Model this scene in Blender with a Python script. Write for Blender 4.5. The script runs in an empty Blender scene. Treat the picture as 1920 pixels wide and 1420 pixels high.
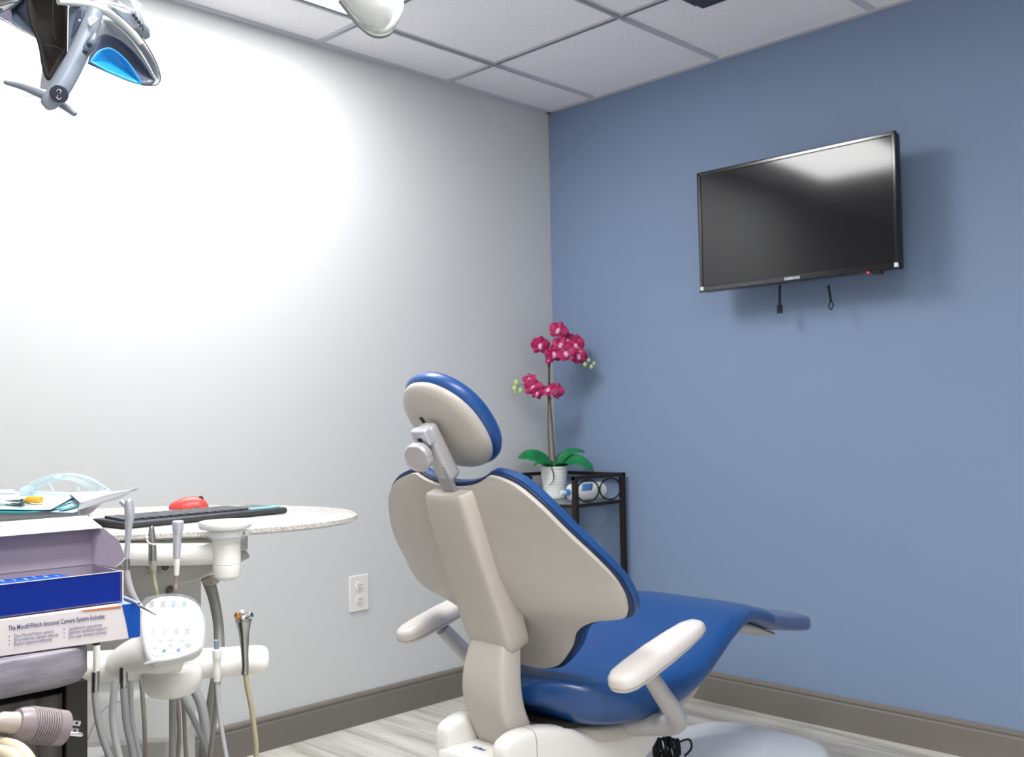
import bpy, bmesh, math, random
from mathutils import Vector as V, Matrix
random.seed(7)
sc = bpy.context.scene
COL = sc.collection

# ------------------------------------------------------------------ camera
F, CX, CY = 1878.0, 960.0, 710.0            # focal length and centre for a 1920x1420 image
_x = V((2835 - CX, -(755 - CY), -F)).normalized()
_y = V((-923 - CX, -(824 - CY), -F))
_y = (_y - _x * _y.dot(_x)).normalized()
_z = _x.cross(_y)
ROT = Matrix((_x, _y, _z))
CAM = V((-3.21979576, -2.9536295, 1.06809087))
cam_data = bpy.data.cameras.new('camera')
cam = bpy.data.objects.new('camera', cam_data)
COL.objects.link(cam)
cam_data.sensor_fit = 'HORIZONTAL'
cam_data.sensor_width = 36.0
cam_data.lens = F * 36.0 / 1920.0
cam_data.clip_start = 0.05
cam.matrix_world = Matrix.Translation(CAM) @ ROT.to_4x4()
cam_data.dof.use_dof = True
cam_data.dof.focus_distance = 1.2
cam_data.dof.aperture_fstop = 15
sc.camera = cam

# ------------------------------------------------------------------ world, exposure, lamps
H = 2.42
world = bpy.data.worlds.new('world')
sc.world = world
world.use_nodes = True
world.node_tree.nodes['Background'].inputs[0].default_value = (0.75, 0.82, 1.0, 1)
world.node_tree.nodes['Background'].inputs[1].default_value = 0.3
sc.view_settings.view_transform = 'Standard'
sc.view_settings.look = 'None'
sc.view_settings.gamma = 1.0
sc.view_settings.use_curve_mapping = False
sc.view_settings.exposure = 1.6
sc.cycles.max_bounces = 8
sc.cycles.transparent_max_bounces = 16
PANEL_POWER = 3.0
LAMP_W = (6.8, 9.8, 2.5)


def area(name, loc, rot, sx, sy, power, color):
    d = bpy.data.lights.new(name, 'AREA')
    d.shape = 'RECTANGLE'
    d.size, d.size_y = sx, sy
    d.energy = power
    d.color = color
    o = bpy.data.objects.new(name, d)
    o.location, o.rotation_euler = loc, rot
    COL.objects.link(o)
    return o


# ------------------------------------------------------------------ helpers
def ray(px, py):
    return ROT @ V((px - CX, -(py - CY), -F))


def onp(px, py, ax, val):
    """point of the world plane axis=val seen at a photo pixel"""
    r = ray(px, py)
    return CAM + r * ((val - CAM[ax]) / r[ax])


def at(px, py, d):
    """world point at a photo pixel and a distance in front of the camera"""
    return CAM + ray(px, py) * (d / F)


def rp(p, d):
    return p * d / F


def s2l(c):
    return c / 12.92 if c <= 0.04045 else ((c + 0.055) / 1.055) ** 2.4


def rgb(c):
    if isinstance(c, str):
        c = tuple(int(c[i:i + 2], 16) / 255 for i in (0, 2, 4))
    return tuple(s2l(x) for x in c) + (1,)


MATS = {}


def mat(name, col, rough=0.5, metal=0.0, spec=0.5, alpha=1.0, bump=0.0, bscale=200, vary=0.0, vscale=8, coat=0.0, emit=None, estr=0.0, trans=0.0, sheen=0):
    m = bpy.data.materials.new(name)
    m.use_nodes = True
    nt = m.node_tree
    b = nt.nodes['Principled BSDF']
    c = rgb(col)
    b.inputs['Base Color'].default_value = c
    b.inputs['Roughness'].default_value = rough
    b.inputs['Metallic'].default_value = metal
    b.inputs['Specular IOR Level'].default_value = spec
    b.inputs['Alpha'].default_value = alpha
    b.inputs['Coat Weight'].default_value = coat
    b.inputs['Coat Roughness'].default_value = 0.12
    b.inputs['Transmission Weight'].default_value = trans
    if emit:
        b.inputs['Emission Color'].default_value = rgb(emit)
        b.inputs['Emission Strength'].default_value = estr
    tc = nt.nodes.new('ShaderNodeTexCoord')
    if vary:
        n = nt.nodes.new('ShaderNodeTexNoise')
        n.inputs['Scale'].default_value = vscale
        n.inputs['Detail'].default_value = 4
        r = nt.nodes.new('ShaderNodeValToRGB')
        r.color_ramp.elements[0].position = 0.3
        r.color_ramp.elements[1].position = 0.7
        r.color_ramp.elements[0].color = tuple(x * (1 - vary) for x in c[:3]) + (1,)
        r.color_ramp.elements[1].color = tuple(min(1, x * (1 + vary)) for x in c[:3]) + (1,)
        nt.links.new(tc.outputs['Object'], n.inputs['Vector'])
        nt.links.new(n.outputs['Fac'], r.inputs['Fac'])
        nt.links.new(r.outputs['Color'], b.inputs['Base Color'])
    if bump:
        n = nt.nodes.new('ShaderNodeTexNoise')
        n.inputs['Scale'].default_value = bscale
        n.inputs['Detail'].default_value = 3
        bu = nt.nodes.new('ShaderNodeBump')
        bu.inputs['Strength'].default_value = bump
        bu.inputs['Distance'].default_value = 0.002
        nt.links.new(tc.outputs['Object'], n.inputs['Vector'])
        nt.links.new(n.outputs['Fac'], bu.inputs['Height'])
        nt.links.new(bu.outputs['Normal'], b.inputs['Normal'])
    MATS[name] = m
    return m


def frame(ax, up=V((0, 0, 1))):
    ez = ax.normalized()
    if abs(ez.dot(up)) > 0.97:
        up = V((1, 0, 0))
    ex = up.cross(ez).normalized()
    return ex, ez.cross(ex), ez


class M:
    def __init__(s):
        s.b = bmesh.new()

    def face(s, vs):
        try:
            return s.b.faces.new(vs)
        except ValueError:
            return None

    def box(s, c, size, ex=V((1, 0, 0)), ey=V((0, 1, 0)), ez=V((0, 0, 1))):
        c = V(c)
        v = []
        for k in (-.5, .5):
            for j, i in ((-.5, -.5), (-.5, .5), (.5, .5), (.5, -.5)):
                v.append(s.b.verts.new(c + ex * (i * size[0]) + ey * (j * size[1]) + ez * (k * size[2])))
        for f in ((3, 2, 1, 0), (4, 5, 6, 7), (0, 1, 5, 4), (1, 2, 6, 5), (2, 3, 7, 6), (3, 0, 4, 7)):
            s.face([v[i] for i in f])
        return s

    def box2(s, a, b):
        a, b = V(a), V(b)
        return s.box((a + b) / 2, [abs(b[i] - a[i]) for i in range(3)])

    def loft(s, rings, cap=True, closed=True):
        R = [[s.b.verts.new(V(p)) for p in r] for r in rings]
        n = len(R[0])
        for a, b in zip(R, R[1:]):
            for i in range(n if closed else n - 1):
                j = (i + 1) % n
                s.face([a[i], a[j], b[j], b[i]])
        if cap:
            s.face(R[0][::-1])
            s.face(R[-1])
        return s

    def prism(s, pts, h):
        """extrude a 3D polygon by vector h"""
        return s.loft([[V(p) for p in pts], [V(p) + h for p in pts]])

    def lathe(s, prof, o, ax=V((0, 0, 1)), n=32, sx=1.0, ex=None):
        e1, e2, ez = frame(ax)
        if ex is not None:
            e1 = ex
            e2 = ez.cross(e1)
        rings = []
        for r, h in prof:
            rr = max(r, 1e-5)
            rings.append([V(o) + e1 * (rr * sx * math.cos(2 * math.pi * i / n)) + e2 * (rr * math.sin(2 * math.pi * i / n)) + ez * h for i in range(n)])
        return s.loft(rings)

    def cyl(s, a, b, r, r2=None, n=24):
        a, b = V(a), V(b)
        return s.lathe([(r, 0), (r if r2 is None else r2, (b - a).length)], a, b - a, n)

    def tube(s, pts, r, n=12, smooth=6, flat=None, up=None):
        pts = [V(p) for p in pts]
        rs = r if isinstance(r, (list, tuple)) else [r] * len(pts)
        if smooth > 1 and len(pts) > 2:
            P, Q = [], []
            for i in range(len(pts) - 1):
                p0, p1, p2, p3 = pts[max(i - 1, 0)], pts[i], pts[i + 1], pts[min(i + 2, len(pts) - 1)]
                for k in range(smooth):
                    t = k / smooth
                    P.append(0.5 * ((2 * p1) + (p2 - p0) * t + (2 * p0 - 5 * p1 + 4 * p2 - p3) * t * t + (3 * p1 - p0 - 3 * p2 + p3) * t ** 3))
                    Q.append(rs[i] + (rs[i + 1] - rs[i]) * t)
            P.append(pts[-1])
            Q.append(rs[-1])
            pts, rs = P, Q
        T = [(pts[min(i + 1, len(pts) - 1)] - pts[max(i - 1, 0)]).normalized() for i in range(len(pts))]
        ex, ey, _ = frame(T[0], up or V((0, 0, 1)))
        rings = []
        for p, t, q in zip(pts, T, rs):
            ex = (ex - t * ex.dot(t)).normalized()
            ey = t.cross(ex)
            rings.append([p + ex * (q * (flat or 1) * math.cos(2 * math.pi * i / n)) + ey * (q * math.sin(2 * math.pi * i / n)) for i in range(n)])
        return s.loft(rings)

    def ball(s, c, r, sc3=(1, 1, 1), n=16, ex=V((1, 0, 0)), ey=V((0, 1, 0)), ez=V((0, 0, 1))):
        rings = []
        for j in range(n // 2 + 1):
            a = math.pi * j / (n // 2)
            rr, h = max(math.sin(a), 1e-4) * r, -math.cos(a) * r
            rings.append([V(c) + ex * (rr * sc3[0] * math.cos(2 * math.pi * i / n)) + ey * (rr * sc3[1] * math.sin(2 * math.pi * i / n)) + ez * (h * sc3[2]) for i in range(n)])
        return s.loft(rings)

    def grid(s, fn, nu, nv):
        G = [[s.b.verts.new(V(fn(-1 + 2 * i / nu, j / nv))) for i in range(nu + 1)] for j in range(nv + 1)]
        for j in range(nv):
            for i in range(nu):
                s.face([G[j][i], G[j][i + 1], G[j + 1][i + 1], G[j + 1][i]])
        return s


def origin_of(p):
    o = V((0, 0, 0))
    while p is not None:
        o = o + p.location
        p = p.parent
    return o


def obj(name, m, material, parent=None, bevel=0.0, seg=2, sub=0, solid=0.0, sharp=38, soff=-1.0, flip=False, weld=True):
    b = m.b
    if weld:
        bmesh.ops.remove_doubles(b, verts=b.verts, dist=1e-6)
    bmesh.ops.recalc_face_normals(b, faces=b.faces)
    if flip:
        bmesh.ops.reverse_faces(b, faces=b.faces)
    if parent is not None:
        o = origin_of(parent)
        for v in b.verts:
            v.co -= o
        loc = V((0, 0, 0))
    else:
        loc = V((0, 0, 0))
        if b.verts:
            xs = [v.co for v in b.verts]
            loc = V(((min(c.x for c in xs) + max(c.x for c in xs)) / 2, (min(c.y for c in xs) + max(c.y for c in xs)) / 2, min(c.z for c in xs)))
            for v in b.verts:
                v.co -= loc
    for f in b.faces:
        f.smooth = True
    lim = math.radians(sharp)
    for e in b.edges:
        if len(e.link_faces) == 2 and e.calc_face_angle(0) > lim:
            e.smooth = False
    me = bpy.data.meshes.new(name)
    b.to_mesh(me)
    b.free()
    me.materials.append(material)
    ob = bpy.data.objects.new(name, me)
    ob.location = loc
    COL.objects.link(ob)
    if parent is not None:
        ob.parent = parent
    if solid:
        k = ob.modifiers.new('solid', 'SOLIDIFY')
        k.thickness = solid
        k.offset = soff
    if bevel:
        k = ob.modifiers.new('bevel', 'BEVEL')
        k.width = bevel
        k.segments = seg
        k.limit_method = 'ANGLE'
        k.angle_limit = math.radians(30)
        k.harden_normals = False
    if sub:
        k = ob.modifiers.new('sub', 'SUBSURF')
        k.levels = k.render_levels = sub
    return ob


def tag(o, label, cat, group=None):
    o['label'] = label
    o['category'] = cat
    if group:
        o['group'] = group
    return o


def thing(name, loc, label, cat, group=None):
    o = bpy.data.objects.new(name, None)
    o.empty_display_size = 0.05
    o.location = loc
    COL.objects.link(o)
    return tag(o, label, cat, group)


def struct(name, m, material, **k):
    o = obj(name, m, material, **k)
    o['kind'] = 'structure'
    return o


def text(name, s, o, ex, ey, size, material, parent, depth=0.0003, align='LEFT', lift=0.0006, shear=0, bold=0.0, wscale=1.0):
    cu = bpy.data.curves.new(name, 'FONT')
    cu.body = s
    cu.size = size
    cu.align_x = align
    cu.extrude = depth
    cu.offset = bold
    cu.resolution_u = 3
    t = bpy.data.objects.new(name, cu)
    COL.objects.link(t)
    bpy.context.view_layer.update()
    dg = bpy.context.evaluated_depsgraph_get()
    me = bpy.data.meshes.new_from_object(t.evaluated_get(dg))
    bpy.data.objects.remove(t)
    ex = ex.normalized()
    ey = (ey - ex * ey.dot(ex)).normalized()
    ez = ex.cross(ey)
    o = V(o) - origin_of(parent)
    for v in me.vertices:
        c = v.co.copy()
        v.co = o + ex * (c.x * wscale) + ey * c.y + ez * (c.z + lift)
    me.materials.clear()
    me.materials.append(material)
    ob = bpy.data.objects.new(name, me)
    COL.objects.link(ob)
    ob.parent = parent
    return ob


def lerp(tab, x):
    if x <= tab[0][0]:
        return tab[0][1:]
    for a, b in zip(tab, tab[1:]):
        if x <= b[0]:
            t = (x - a[0]) / (b[0] - a[0])
            return tuple(a[i] + (b[i] - a[i]) * t for i in range(1, len(a)))
    return tab[-1][1:]


def smoothtab(tab, n=6):
    """Catmull-Rom resample of a table of tuples"""
    out = []
    for i in range(len(tab) - 1):
        p0, p1, p2, p3 = tab[max(i - 1, 0)], tab[i], tab[i + 1], tab[min(i + 2, len(tab) - 1)]
        for k in range(n):
            t = k / n
            out.append(tuple(0.5 * (2 * b + (c - a) * t + (2 * a - 5 * b + 4 * c - d) * t * t + (3 * b - a - 3 * c + d) * t ** 3) for a, b, c, d in zip(p0, p1, p2, p3)))
    out.append(tuple(tab[-1]))
    return out


# ------------------------------------------------------------------ materials
m_grey_wall = mat('pale_grey_paint', 'D0D2D3', 0.6, bump=0.12, bscale=260, spec=0.3)
m_white_wall = mat('white_paint', 'EDEDEB', 0.6, spec=0.3)
m_blue_wall = mat('slate_blue_paint', '7D90AE', 0.55, bump=0.12, bscale=260, spec=0.35)
m_base = mat('taupe_baseboard', '76716B', 0.5)
m_tile = mat('ceiling_tile', 'F6F4F8', 0.9, bump=0.5, bscale=120, vary=0.03, vscale=60)
m_tee = mat('ceiling_tee', 'CBCCD4', 0.6)
m_diff = mat('light_diffuser', 'FFFFFF', 0.5, emit='FFFDFA', estr=PANEL_POWER)
m_white = mat('white_enamel', 'E6E4E0', 0.3, coat=0.2)
m_beige = mat('warm_white_shell', 'BBB5AE', 0.4, bump=0.05, bscale=500)
m_seat = mat('blue_upholstery', '13447F', 0.34, bump=0.05, bscale=300, coat=0.3)
m_seat_dk = mat('navy_upholstery', '17457F', 0.42, bump=0.05, bscale=300, coat=0.15)
m_silver = mat('satin_grey_plastic', 'B4B2B4', 0.35, metal=0.2)
m_silver2 = mat('light_silver_plastic', 'C6C7D2', 0.3, metal=0.4)
m_chrome = mat('chrome', 'D8D8DA', 0.12, metal=1.0)
m_steel = mat('brushed_steel', 'A9A8A6', 0.3, metal=1.0)
m_black = mat('black_plastic', '101012', 0.3)
m_blackm = mat('black_matt', '0C0B0B', 0.7)
m_gap = mat('dark_gap', '1A1817', 0.7)
m_hose = mat('grey_hose', '9B9C9E', 0.45)
m_hose_b = mat('brown_grey_hose', '86807A', 0.5)
m_hose_t = mat('yellowed_hose', 'A39B80', 0.5)
m_paperw = mat('white_paper', 'D8D9DC', 0.7)
m_card = mat('shaded_white_card', '9C92A4', 0.75)  # white card with the box's inner shade put into its colour
m_card_f = mat('white_card', 'CFC8CB', 0.5)
m_navybox = mat('royal_blue_card', '00237F', 0.45, spec=.2)
m_blue2 = mat('blue_print', '0B4AA2', 0.45, spec=.2)
m_ltblue = mat('periwinkle_card', '7E97DE', 0.4)
m_orange = mat('orange_print', 'B9683A', 0.5)
m_txt = mat('dark_blue_ink', '2E3A6E', 0.6)
m_txt2 = mat('grey_ink', '787B98', 0.6)
m_glassy = mat('clear_film', 'E4EEF2', 0.1, alpha=0.22)
m_goggle = mat('clear_plastic', 'DDF1F5', 0.06, alpha=0.3)


def nodes(m):
    return m.node_tree, m.node_tree.nodes, m.node_tree.links, m.node_tree.nodes['Principled BSDF']


# wood-look plank floor
m_floor = mat('whitewashed_planks', 'D6D3CB', 0.38)
nt, N, L, B = nodes(m_floor)
tc = N.new('ShaderNodeTexCoord')
mp = N.new('ShaderNodeMapping')
mp.inputs['Rotation'].default_value = (0, 0, math.radians(90))
br = N.new('ShaderNodeTexBrick')
br.offset = 0.37
for k, v in (('Scale', 1.0), ('Mortar Size', 0.0012), ('Mortar Smooth', 0.2), ('Bias', 0.0), ('Brick Width', 1.2), ('Row Height', 0.17)):
    br.inputs[k].default_value = v
br.inputs['Color1'].default_value = (0, 0, 0, 1)
br.inputs['Color2'].default_value = (1, 1, 1, 1)
br.inputs['Mortar'].default_value = (0.5, 0.5, 0.5, 1)
mp2 = N.new('ShaderNodeMapping')
mp2.inputs['Scale'].default_value = (9, 0.9, 1)
ad = N.new('ShaderNodeVectorMath')
ad.operation = 'MULTIPLY_ADD'
ad.inputs[1].default_value = (3, 3, 0)
no = N.new('ShaderNodeTexNoise')
no.inputs['Scale'].default_value = 1.6
no.inputs['Detail'].default_value = 7
no.inputs['Roughness'].default_value = 0.62
rp_ = N.new('ShaderNodeValToRGB')
e = rp_.color_ramp.elements
e[0].position, e[0].color = 0.30, rgb('8F8C85')
e[1].position, e[1].color = 0.60, rgb('E3E0D8')
x = e.new(0.44)
x.color = rgb('C4C1B8')
mx = N.new('ShaderNodeMixRGB')
mx.blend_type = 'MULTIPLY'
mx.inputs[0].default_value = 1
rg = N.new('ShaderNodeValToRGB')
rg.color_ramp.elements[0].color = (0.84, 0.84, 0.83, 1)
rg.color_ramp.elements[1].color = (1, 1, 1, 1)
mo = N.new('ShaderNodeMixRGB')
mo.inputs[2].default_value = rgb('7A776F')
L.new(tc.outputs['Object'], mp.inputs['Vector'])
L.new(mp.outputs[0], br.inputs['Vector'])
L.new(tc.outputs['Object'], mp2.inputs['Vector'])
L.new(br.outputs['Color'], ad.inputs[0])
L.new(mp2.outputs[0], ad.inputs[2])
L.new(ad.outputs[0], no.inputs['Vector'])
L.new(no.outputs['Fac'], rp_.inputs['Fac'])
L.new(br.outputs['Color'], rg.inputs['Fac'])
L.new(rp_.outputs[0], mx.inputs[1])
L.new(rg.outputs[0], mx.inputs[2])
L.new(br.outputs['Fac'], mo.inputs[0])
L.new(mx.outputs[0], mo.inputs[1])
L.new(mo.outputs[0], B.inputs['Base Color'])


def speckle(name, base, dark, scale, lo, rough=0.25):
    m = mat(name, base, rough)
    nt, N, L, B = nodes(m)
    tc = N.new('ShaderNodeTexCoord')
    n = N.new('ShaderNodeTexNoise')
    n.inputs['Scale'].default_value = scale
    n.inputs['Detail'].default_value = 2
    r = N.new('ShaderNodeValToRGB')
    r.color_ramp.elements[0].position = lo
    r.color_ramp.elements[0].color = rgb(dark)
    r.color_ramp.elements[1].position = lo + 0.05
    r.color_ramp.elements[1].color = rgb(base)
    L.new(tc.outputs['Object'], n.inputs['Vector'])
    L.new(n.outputs['Fac'], r.inputs['Fac'])
    L.new(r.outputs[0], B.inputs['Base Color'])
    return m


def streak(name, a, b, sc, rough=0.4, lo=0.35, hi=0.65):
    m = mat(name, a, rough)
    nt, N, L, B = nodes(m)
    tc = N.new('ShaderNodeTexCoord')
    mp = N.new('ShaderNodeMapping')
    mp.inputs['Scale'].default_value = sc
    n = N.new('ShaderNodeTexNoise')
    n.inputs['Scale'].default_value = 1.0
    n.inputs['Detail'].default_value = 6
    r = N.new('ShaderNodeValToRGB')
    r.color_ramp.elements[0].position = lo
    r.color_ramp.elements[0].color = rgb(a)
    r.color_ramp.elements[1].position = hi
    r.color_ramp.elements[1].color = rgb(b)
    L.new(tc.outputs['Object'], mp.inputs['Vector'])
    L.new(mp.outputs[0], n.inputs['Vector'])
    L.new(n.outputs['Fac'], r.inputs['Fac'])
    L.new(r.outputs[0], B.inputs['Base Color'])
    return m


m_quartz = speckle('speckled_quartz', 'CBC9C6', '9A938A', 420, 0.42)
m_wood = streak('dark_wood_laminate', '1E1B1A', '4A4442', (90, 90, 3), 0.45)
m_counter = streak('grey_laminate', '6B6772', '8A8690', (25, 25, 120), 0.45, 0.3, 0.6)
m_teal = mat('teal_paper', '1D8F9C', 0.7)
m_bib = mat('pale_blue_bib', 'BFD9DF', 0.8)
m_green = mat('orchid_leaf', '0F7A45', 0.4, vary=0.25, vscale=25)
m_petal = mat('magenta_petal', 'A51457', 0.6, vary=0.55, vscale=110)
m_petal2 = mat('pink_lip', 'EDA3C6', 0.6, vary=0.2, vscale=90)
m_stem = mat('brown_green_stem', '665638', 0.6, vary=0.3, vscale=40)
m_bud = mat('pale_green_bud', 'B8D08A', 0.6)
m_iron = mat('dark_bronze_iron', '2B2220', 0.45, metal=0.4)
m_glass = mat('shelf_glass', 'C8D6D8', 0.05, alpha=0.35)
m_pot = mat('white_ceramic', 'E9ECEA', 0.25, coat=0.3)

# ------------------------------------------------------------------ room
RX, RY = -5.0, -4.6
struct('floor', M().box2((RX - .1, RY - .1, -0.06), (0.1, 0.1, 0)), m_floor)
struct('wall_left', M().box2((RX - .1, 0, 0), (0.1, 0.1, H)), m_grey_wall)
struct('wall_right', M().box2((0, RY - .1, 0), (0.1, 0, H)), m_blue_wall)
struct('wall_back', M().box2((RX - .1, RY, 0), (RX, 0, H)), m_white_wall)
struct('wall_near', M().box2((RX, RY - .1, 0), (0, RY, H)), m_white_wall)

XT = [-0.603 - 0.6096 * k for k in range(8)]
YT = [-0.275 - 0.6096 * k for k in range(8)]
LIGHTS = [(XT[3], XT[1], YT[1], YT[0]), (XT[4], XT[2], YT[4], YT[3]), (XT[6], XT[4], YT[6], YT[5])]  # third panel is a fill light added out of view


def in_light(x0, x1, y0, y1):
    xm, ym = (x0 + x1) / 2, (y0 + y1) / 2
    return any(a < xm < b and c < ym < d for a, b, c, d in LIGHTS)


m = M()
xs = [0.0] + [x for x in XT if x > RX] + [RX]
ys = [0.0] + [y for y in YT if y > RY] + [RY]
for x1, x0 in zip(xs, xs[1:]):
    for y1, y0 in zip(ys, ys[1:]):
        if not in_light(x0, x1, y0, y1):
            m.box2((x0 + .006, y0 + .006, H + .004), (x1 - .006, y1 - .006, H + .02))
        else:
            m.box2((x0, y0, H + .10), (x1, y1, H + .12))
struct('ceiling', m, m_tile)
m = M()
for x in xs[1:-1]:
    if True:
        for y1, y0 in zip(ys, ys[1:]):
            if not (in_light(x - .01, x + .01, y0, y1)):
                m.box2((x - .012, y0, H - .002), (x + .012, y1, H + .03))
for y in ys[1:-1]:
    for x1, x0 in zip(xs, xs[1:]):
        if not in_light(x0, x1, y - .01, y + .01):
            m.box2((x0, y - .012, H - .0022), (x1, y + .012, H + .03))
struct('trim_1', m, m_tee)
m = M()
m.box2((RX, -.022, H - .003), (0, 0, H + .02)).box2((-.022, RY, H - .003), (0, 0, H + .02))
m.box2((RX, RY, H - .003), (RX + .022, 0, H + .02)).box2((RX, RY, H - .003), (0, RY + .022, H + .02))
struct('trim_2', m, m_tee)
struct('trim_3', M().box2((RX - .1, RY - .1, H + .12), (.1, .1, H + .16)), m_tile)


def baseboard(name, a, b, inward):
    a, b = V(a), V(b)
    prof = [(0, 0), (.014, 0), (.014, .088), (.010, .092), (.010, .096), (.013, .099), (.012, .106), (.006, .110), (0, .112)]
    struct(name, M().loft([[p + inward * q[0] + V((0, 0, q[1])) for q in prof] for p in (a, b)]), m_base, sharp=25)


baseboard('baseboard_left', (RX, 0, 0), (0, 0, 0), V((0, -1, 0)))
baseboard('baseboard_right', (0, RY, 0), (0, 0, 0), V((-1, 0, 0)))

for i, (x0, x1, y0, y1) in enumerate(LIGHTS):
    t = thing('ceiling_light', ((x0 + x1) / 2, (y0 + y1) / 2, H),
              ['bright recessed ceiling light panel above the pale grey wall', 'recessed ceiling light panel above the near side of the dental chair', 'added fill light panel in the unseen ceiling behind the camera'][i], 'ceiling light')
    f = M()
    w = .018
    for a, b in (((x0, y0), (x1, y0 + w)), ((x0, y1 - w), (x1, y1)), ((x0, y0), (x0 + w, y1)), ((x1 - w, y0), (x1, y1))):
        f.box2((a[0], a[1], H - .002), (b[0], b[1], H + .06))
    obj('frame', f, m_tee, t)
    obj('diffuser', M().box2((x0 + w, y0 + w, H + .016), (x1 - w, y1 - w, H + .022)), m_diff, t)
    lamp = area('panel_lamp', (0, 0, .013), (0, 0, 0), x1 - x0 - 2 * w, y1 - y0 - 2 * w, LAMP_W[i], (.985, .99, 1.0))
    lamp.data.spread = math.radians((180, 150, 150)[i])
    lamp.parent = t

# ------------------------------------------------------------------ electrical outlet
t = thing('wall_outlet', (-1.056, 0, .4), 'white double electrical outlet on the grey wall above the baseboard', 'outlet')
obj('cover_plate', M().box2((-1.098, -.006, .398), (-1.014, .0, .526)), m_white, t, bevel=.004, seg=3)
for zc in (.437, .487):
    f = obj('socket', M().lathe([(.0001, -.001), (.0172, -.001), (.0165, -.0085), (.0001, -.009)], (-1.056, 0, zc), V((0, 1, 0)), 28), m_white, t)
    g = M()
    for dx in (-.006, .006):
        g.box((-1.056 + dx, -.0088, zc + .004), (.002, .001, .008))
    g.lathe([(.0025, 0), (.0025, .001)], (-1.056, -.0094, zc - .008), V((0, 1, 0)), 12)
    obj('slot', g, m_gap, f)

# ------------------------------------------------------------------ television
tvc = onp(1483, 408, 0, -.165)
yaw, tilt = math.radians(0.75), math.radians(-0.25)
eu = V((-math.sin(yaw), math.cos(yaw), 0))          # toward photo left
en = V((-math.cos(yaw), -math.sin(yaw), 0))         # out of the wall
ev = (V((0, 0, 1)) + en * math.tan(tilt)).normalized()
en = (-(eu.cross(ev))).normalized()
if en.x > 0:
    en = -en
tv = thing('television', (-.05, tvc.y, tvc.z), 'black flat screen television on the blue wall', 'television')
W2, H2 = .366, .217
obj('casing', M().box(tvc - en * .020, (2 * W2, 2 * H2, .034), eu, ev, en), m_black, tv, bevel=.006, seg=3)
f = M()
bz = .013
for cu, cv, su, sv in ((0, H2 - bz / 2, 2 * W2, bz), (0, -H2 + .01, 2 * W2, .02), (-W2 + bz / 2, 0, bz, 2 * H2), (W2 - bz / 2, 0, bz, 2 * H2)):
    f.box(tvc + eu * cu + ev * cv, (su, sv, .009), eu, ev, en)
obj('bezel', f, mat('glossy_black_bezel', '0B0A0C', 0.12, coat=0.6), tv, bevel=.0025)
m_screen = mat('television_screen', '141316', 0.09, spec=0.5)
obj('screen', M().box(tvc + ev * .0035 - en * .001, (2 * W2 - 2 * bz + .002, 2 * H2 - bz - .018, .004), eu, ev, en), m_screen, tv)
er = -eu
text('brand_lettering', 'SAMSUNG', tvc + en * .0046 - ev * (H2 - .006) + eu * .028, er, ev, .0125, mat('silver_ink', 'C9D3E4', 0.4), tv, bold=.0004)
for sgn in (-1, 1):
    obj('corner_sticker', M().box(tvc + en * .0052 + eu * sgn * (W2 - .009) - ev * (H2 - .012), (.012, .013, .0008), eu, ev, en), mat('white_sticker', 'D5E4E6', 0.6), tv)
obj('power_light', M().ball(tvc - eu * .265 - ev * (H2 + .001) + en * .002, .003), mat('red_indicator', 'D02030', 0.4, emit='FF2040', estr=1.5), tv)
obj('control_knob', M().lathe([(.001, 0), (.02, 0), (.018, .010), (.001, .012)], tvc - eu * .29 - ev * (H2 - .001) - en * .012, -ev, 20), m_black, tv)
wb = M()
wb.box2((-.02, tvc.y - .24, tvc.z - .14), (0, tvc.y + .24, tvc.z + .14))
wb.box2((-.105, tvc.y - .05, tvc.z - .05), (-.01, tvc.y + .05, tvc.z + .05))
for dy in (-.2, .2):
    wb.box((-.095, tvc.y + dy, tvc.z), (.05, .03, .36))
wb.box2((-.105, tvc.y - .22, tvc.z - .02), (-.09, tvc.y + .22, tvc.z + .02))
obj('wall_bracket', wb, m_blackm, tv)
bot = tvc.z - H2
for px, lean in ((1462, 0), (1553, .012)):
    a = onp(px, 535, 0, -.105)
    b = onp(px + (0 if lean == 0 else 5), 583 if lean == 0 else 566, 0, -.09)
    s_ = M().tube([a, (a + b) / 2 + V((0, 0, .004)), b], .006, 8, flat=.6)
    if lean:
        s_.tube([b + V((0, 0, .004)), b + V((0, .008, -.012)), b + V((0, .002, -.026)), b + V((0, -.008, -.012)), b + V((0, 0, .004))], .0025, 8)
    else:
        s_.box(b + V((0, 0, .006)), (.008, .018, .03))
    obj('pull_strap', s_, m_blackm, tv)

# ------------------------------------------------------------------ dental chair
YC = -1.22
ch = thing('dental_chair', (-1.0, YC, 0), 'blue and white dental chair in the middle of the room', 'dental chair')


def xc(z):
    return lerp(XCT, z)[0]


XCT = smoothtab([(.465, -1.425), (.50, -1.428), (.557, -1.450), (.60, -1.492), (.644, -1.545), (.70, -1.583), (.745, -1.603), (.884, -1.650), (.965, -1.672)], 6)
WT = smoothtab([(.466, .02), (.468, .055), (.476, .09), (.489, .112), (.528, .150), (.567, .180), (.598, .222), (.618, .27), (.627, .315), (.636, .348), (.655, .365), (.685, .372), (.712, .370), (.745, .362), (.780, .346), (.809, .328), (.844, .304), (.884, .276), (.915, .246), (.938, .214), (.951, .180), (.958, .150), (.960, .118)], 4)


def XE(w, z):
    """rear surface of the back: slightly cupped"""
    k = .6 - .6 * max(0, min(1, (z - .72) / .20))
    k = max(k, -.1)
    return xc(z) + k * w * w


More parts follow.
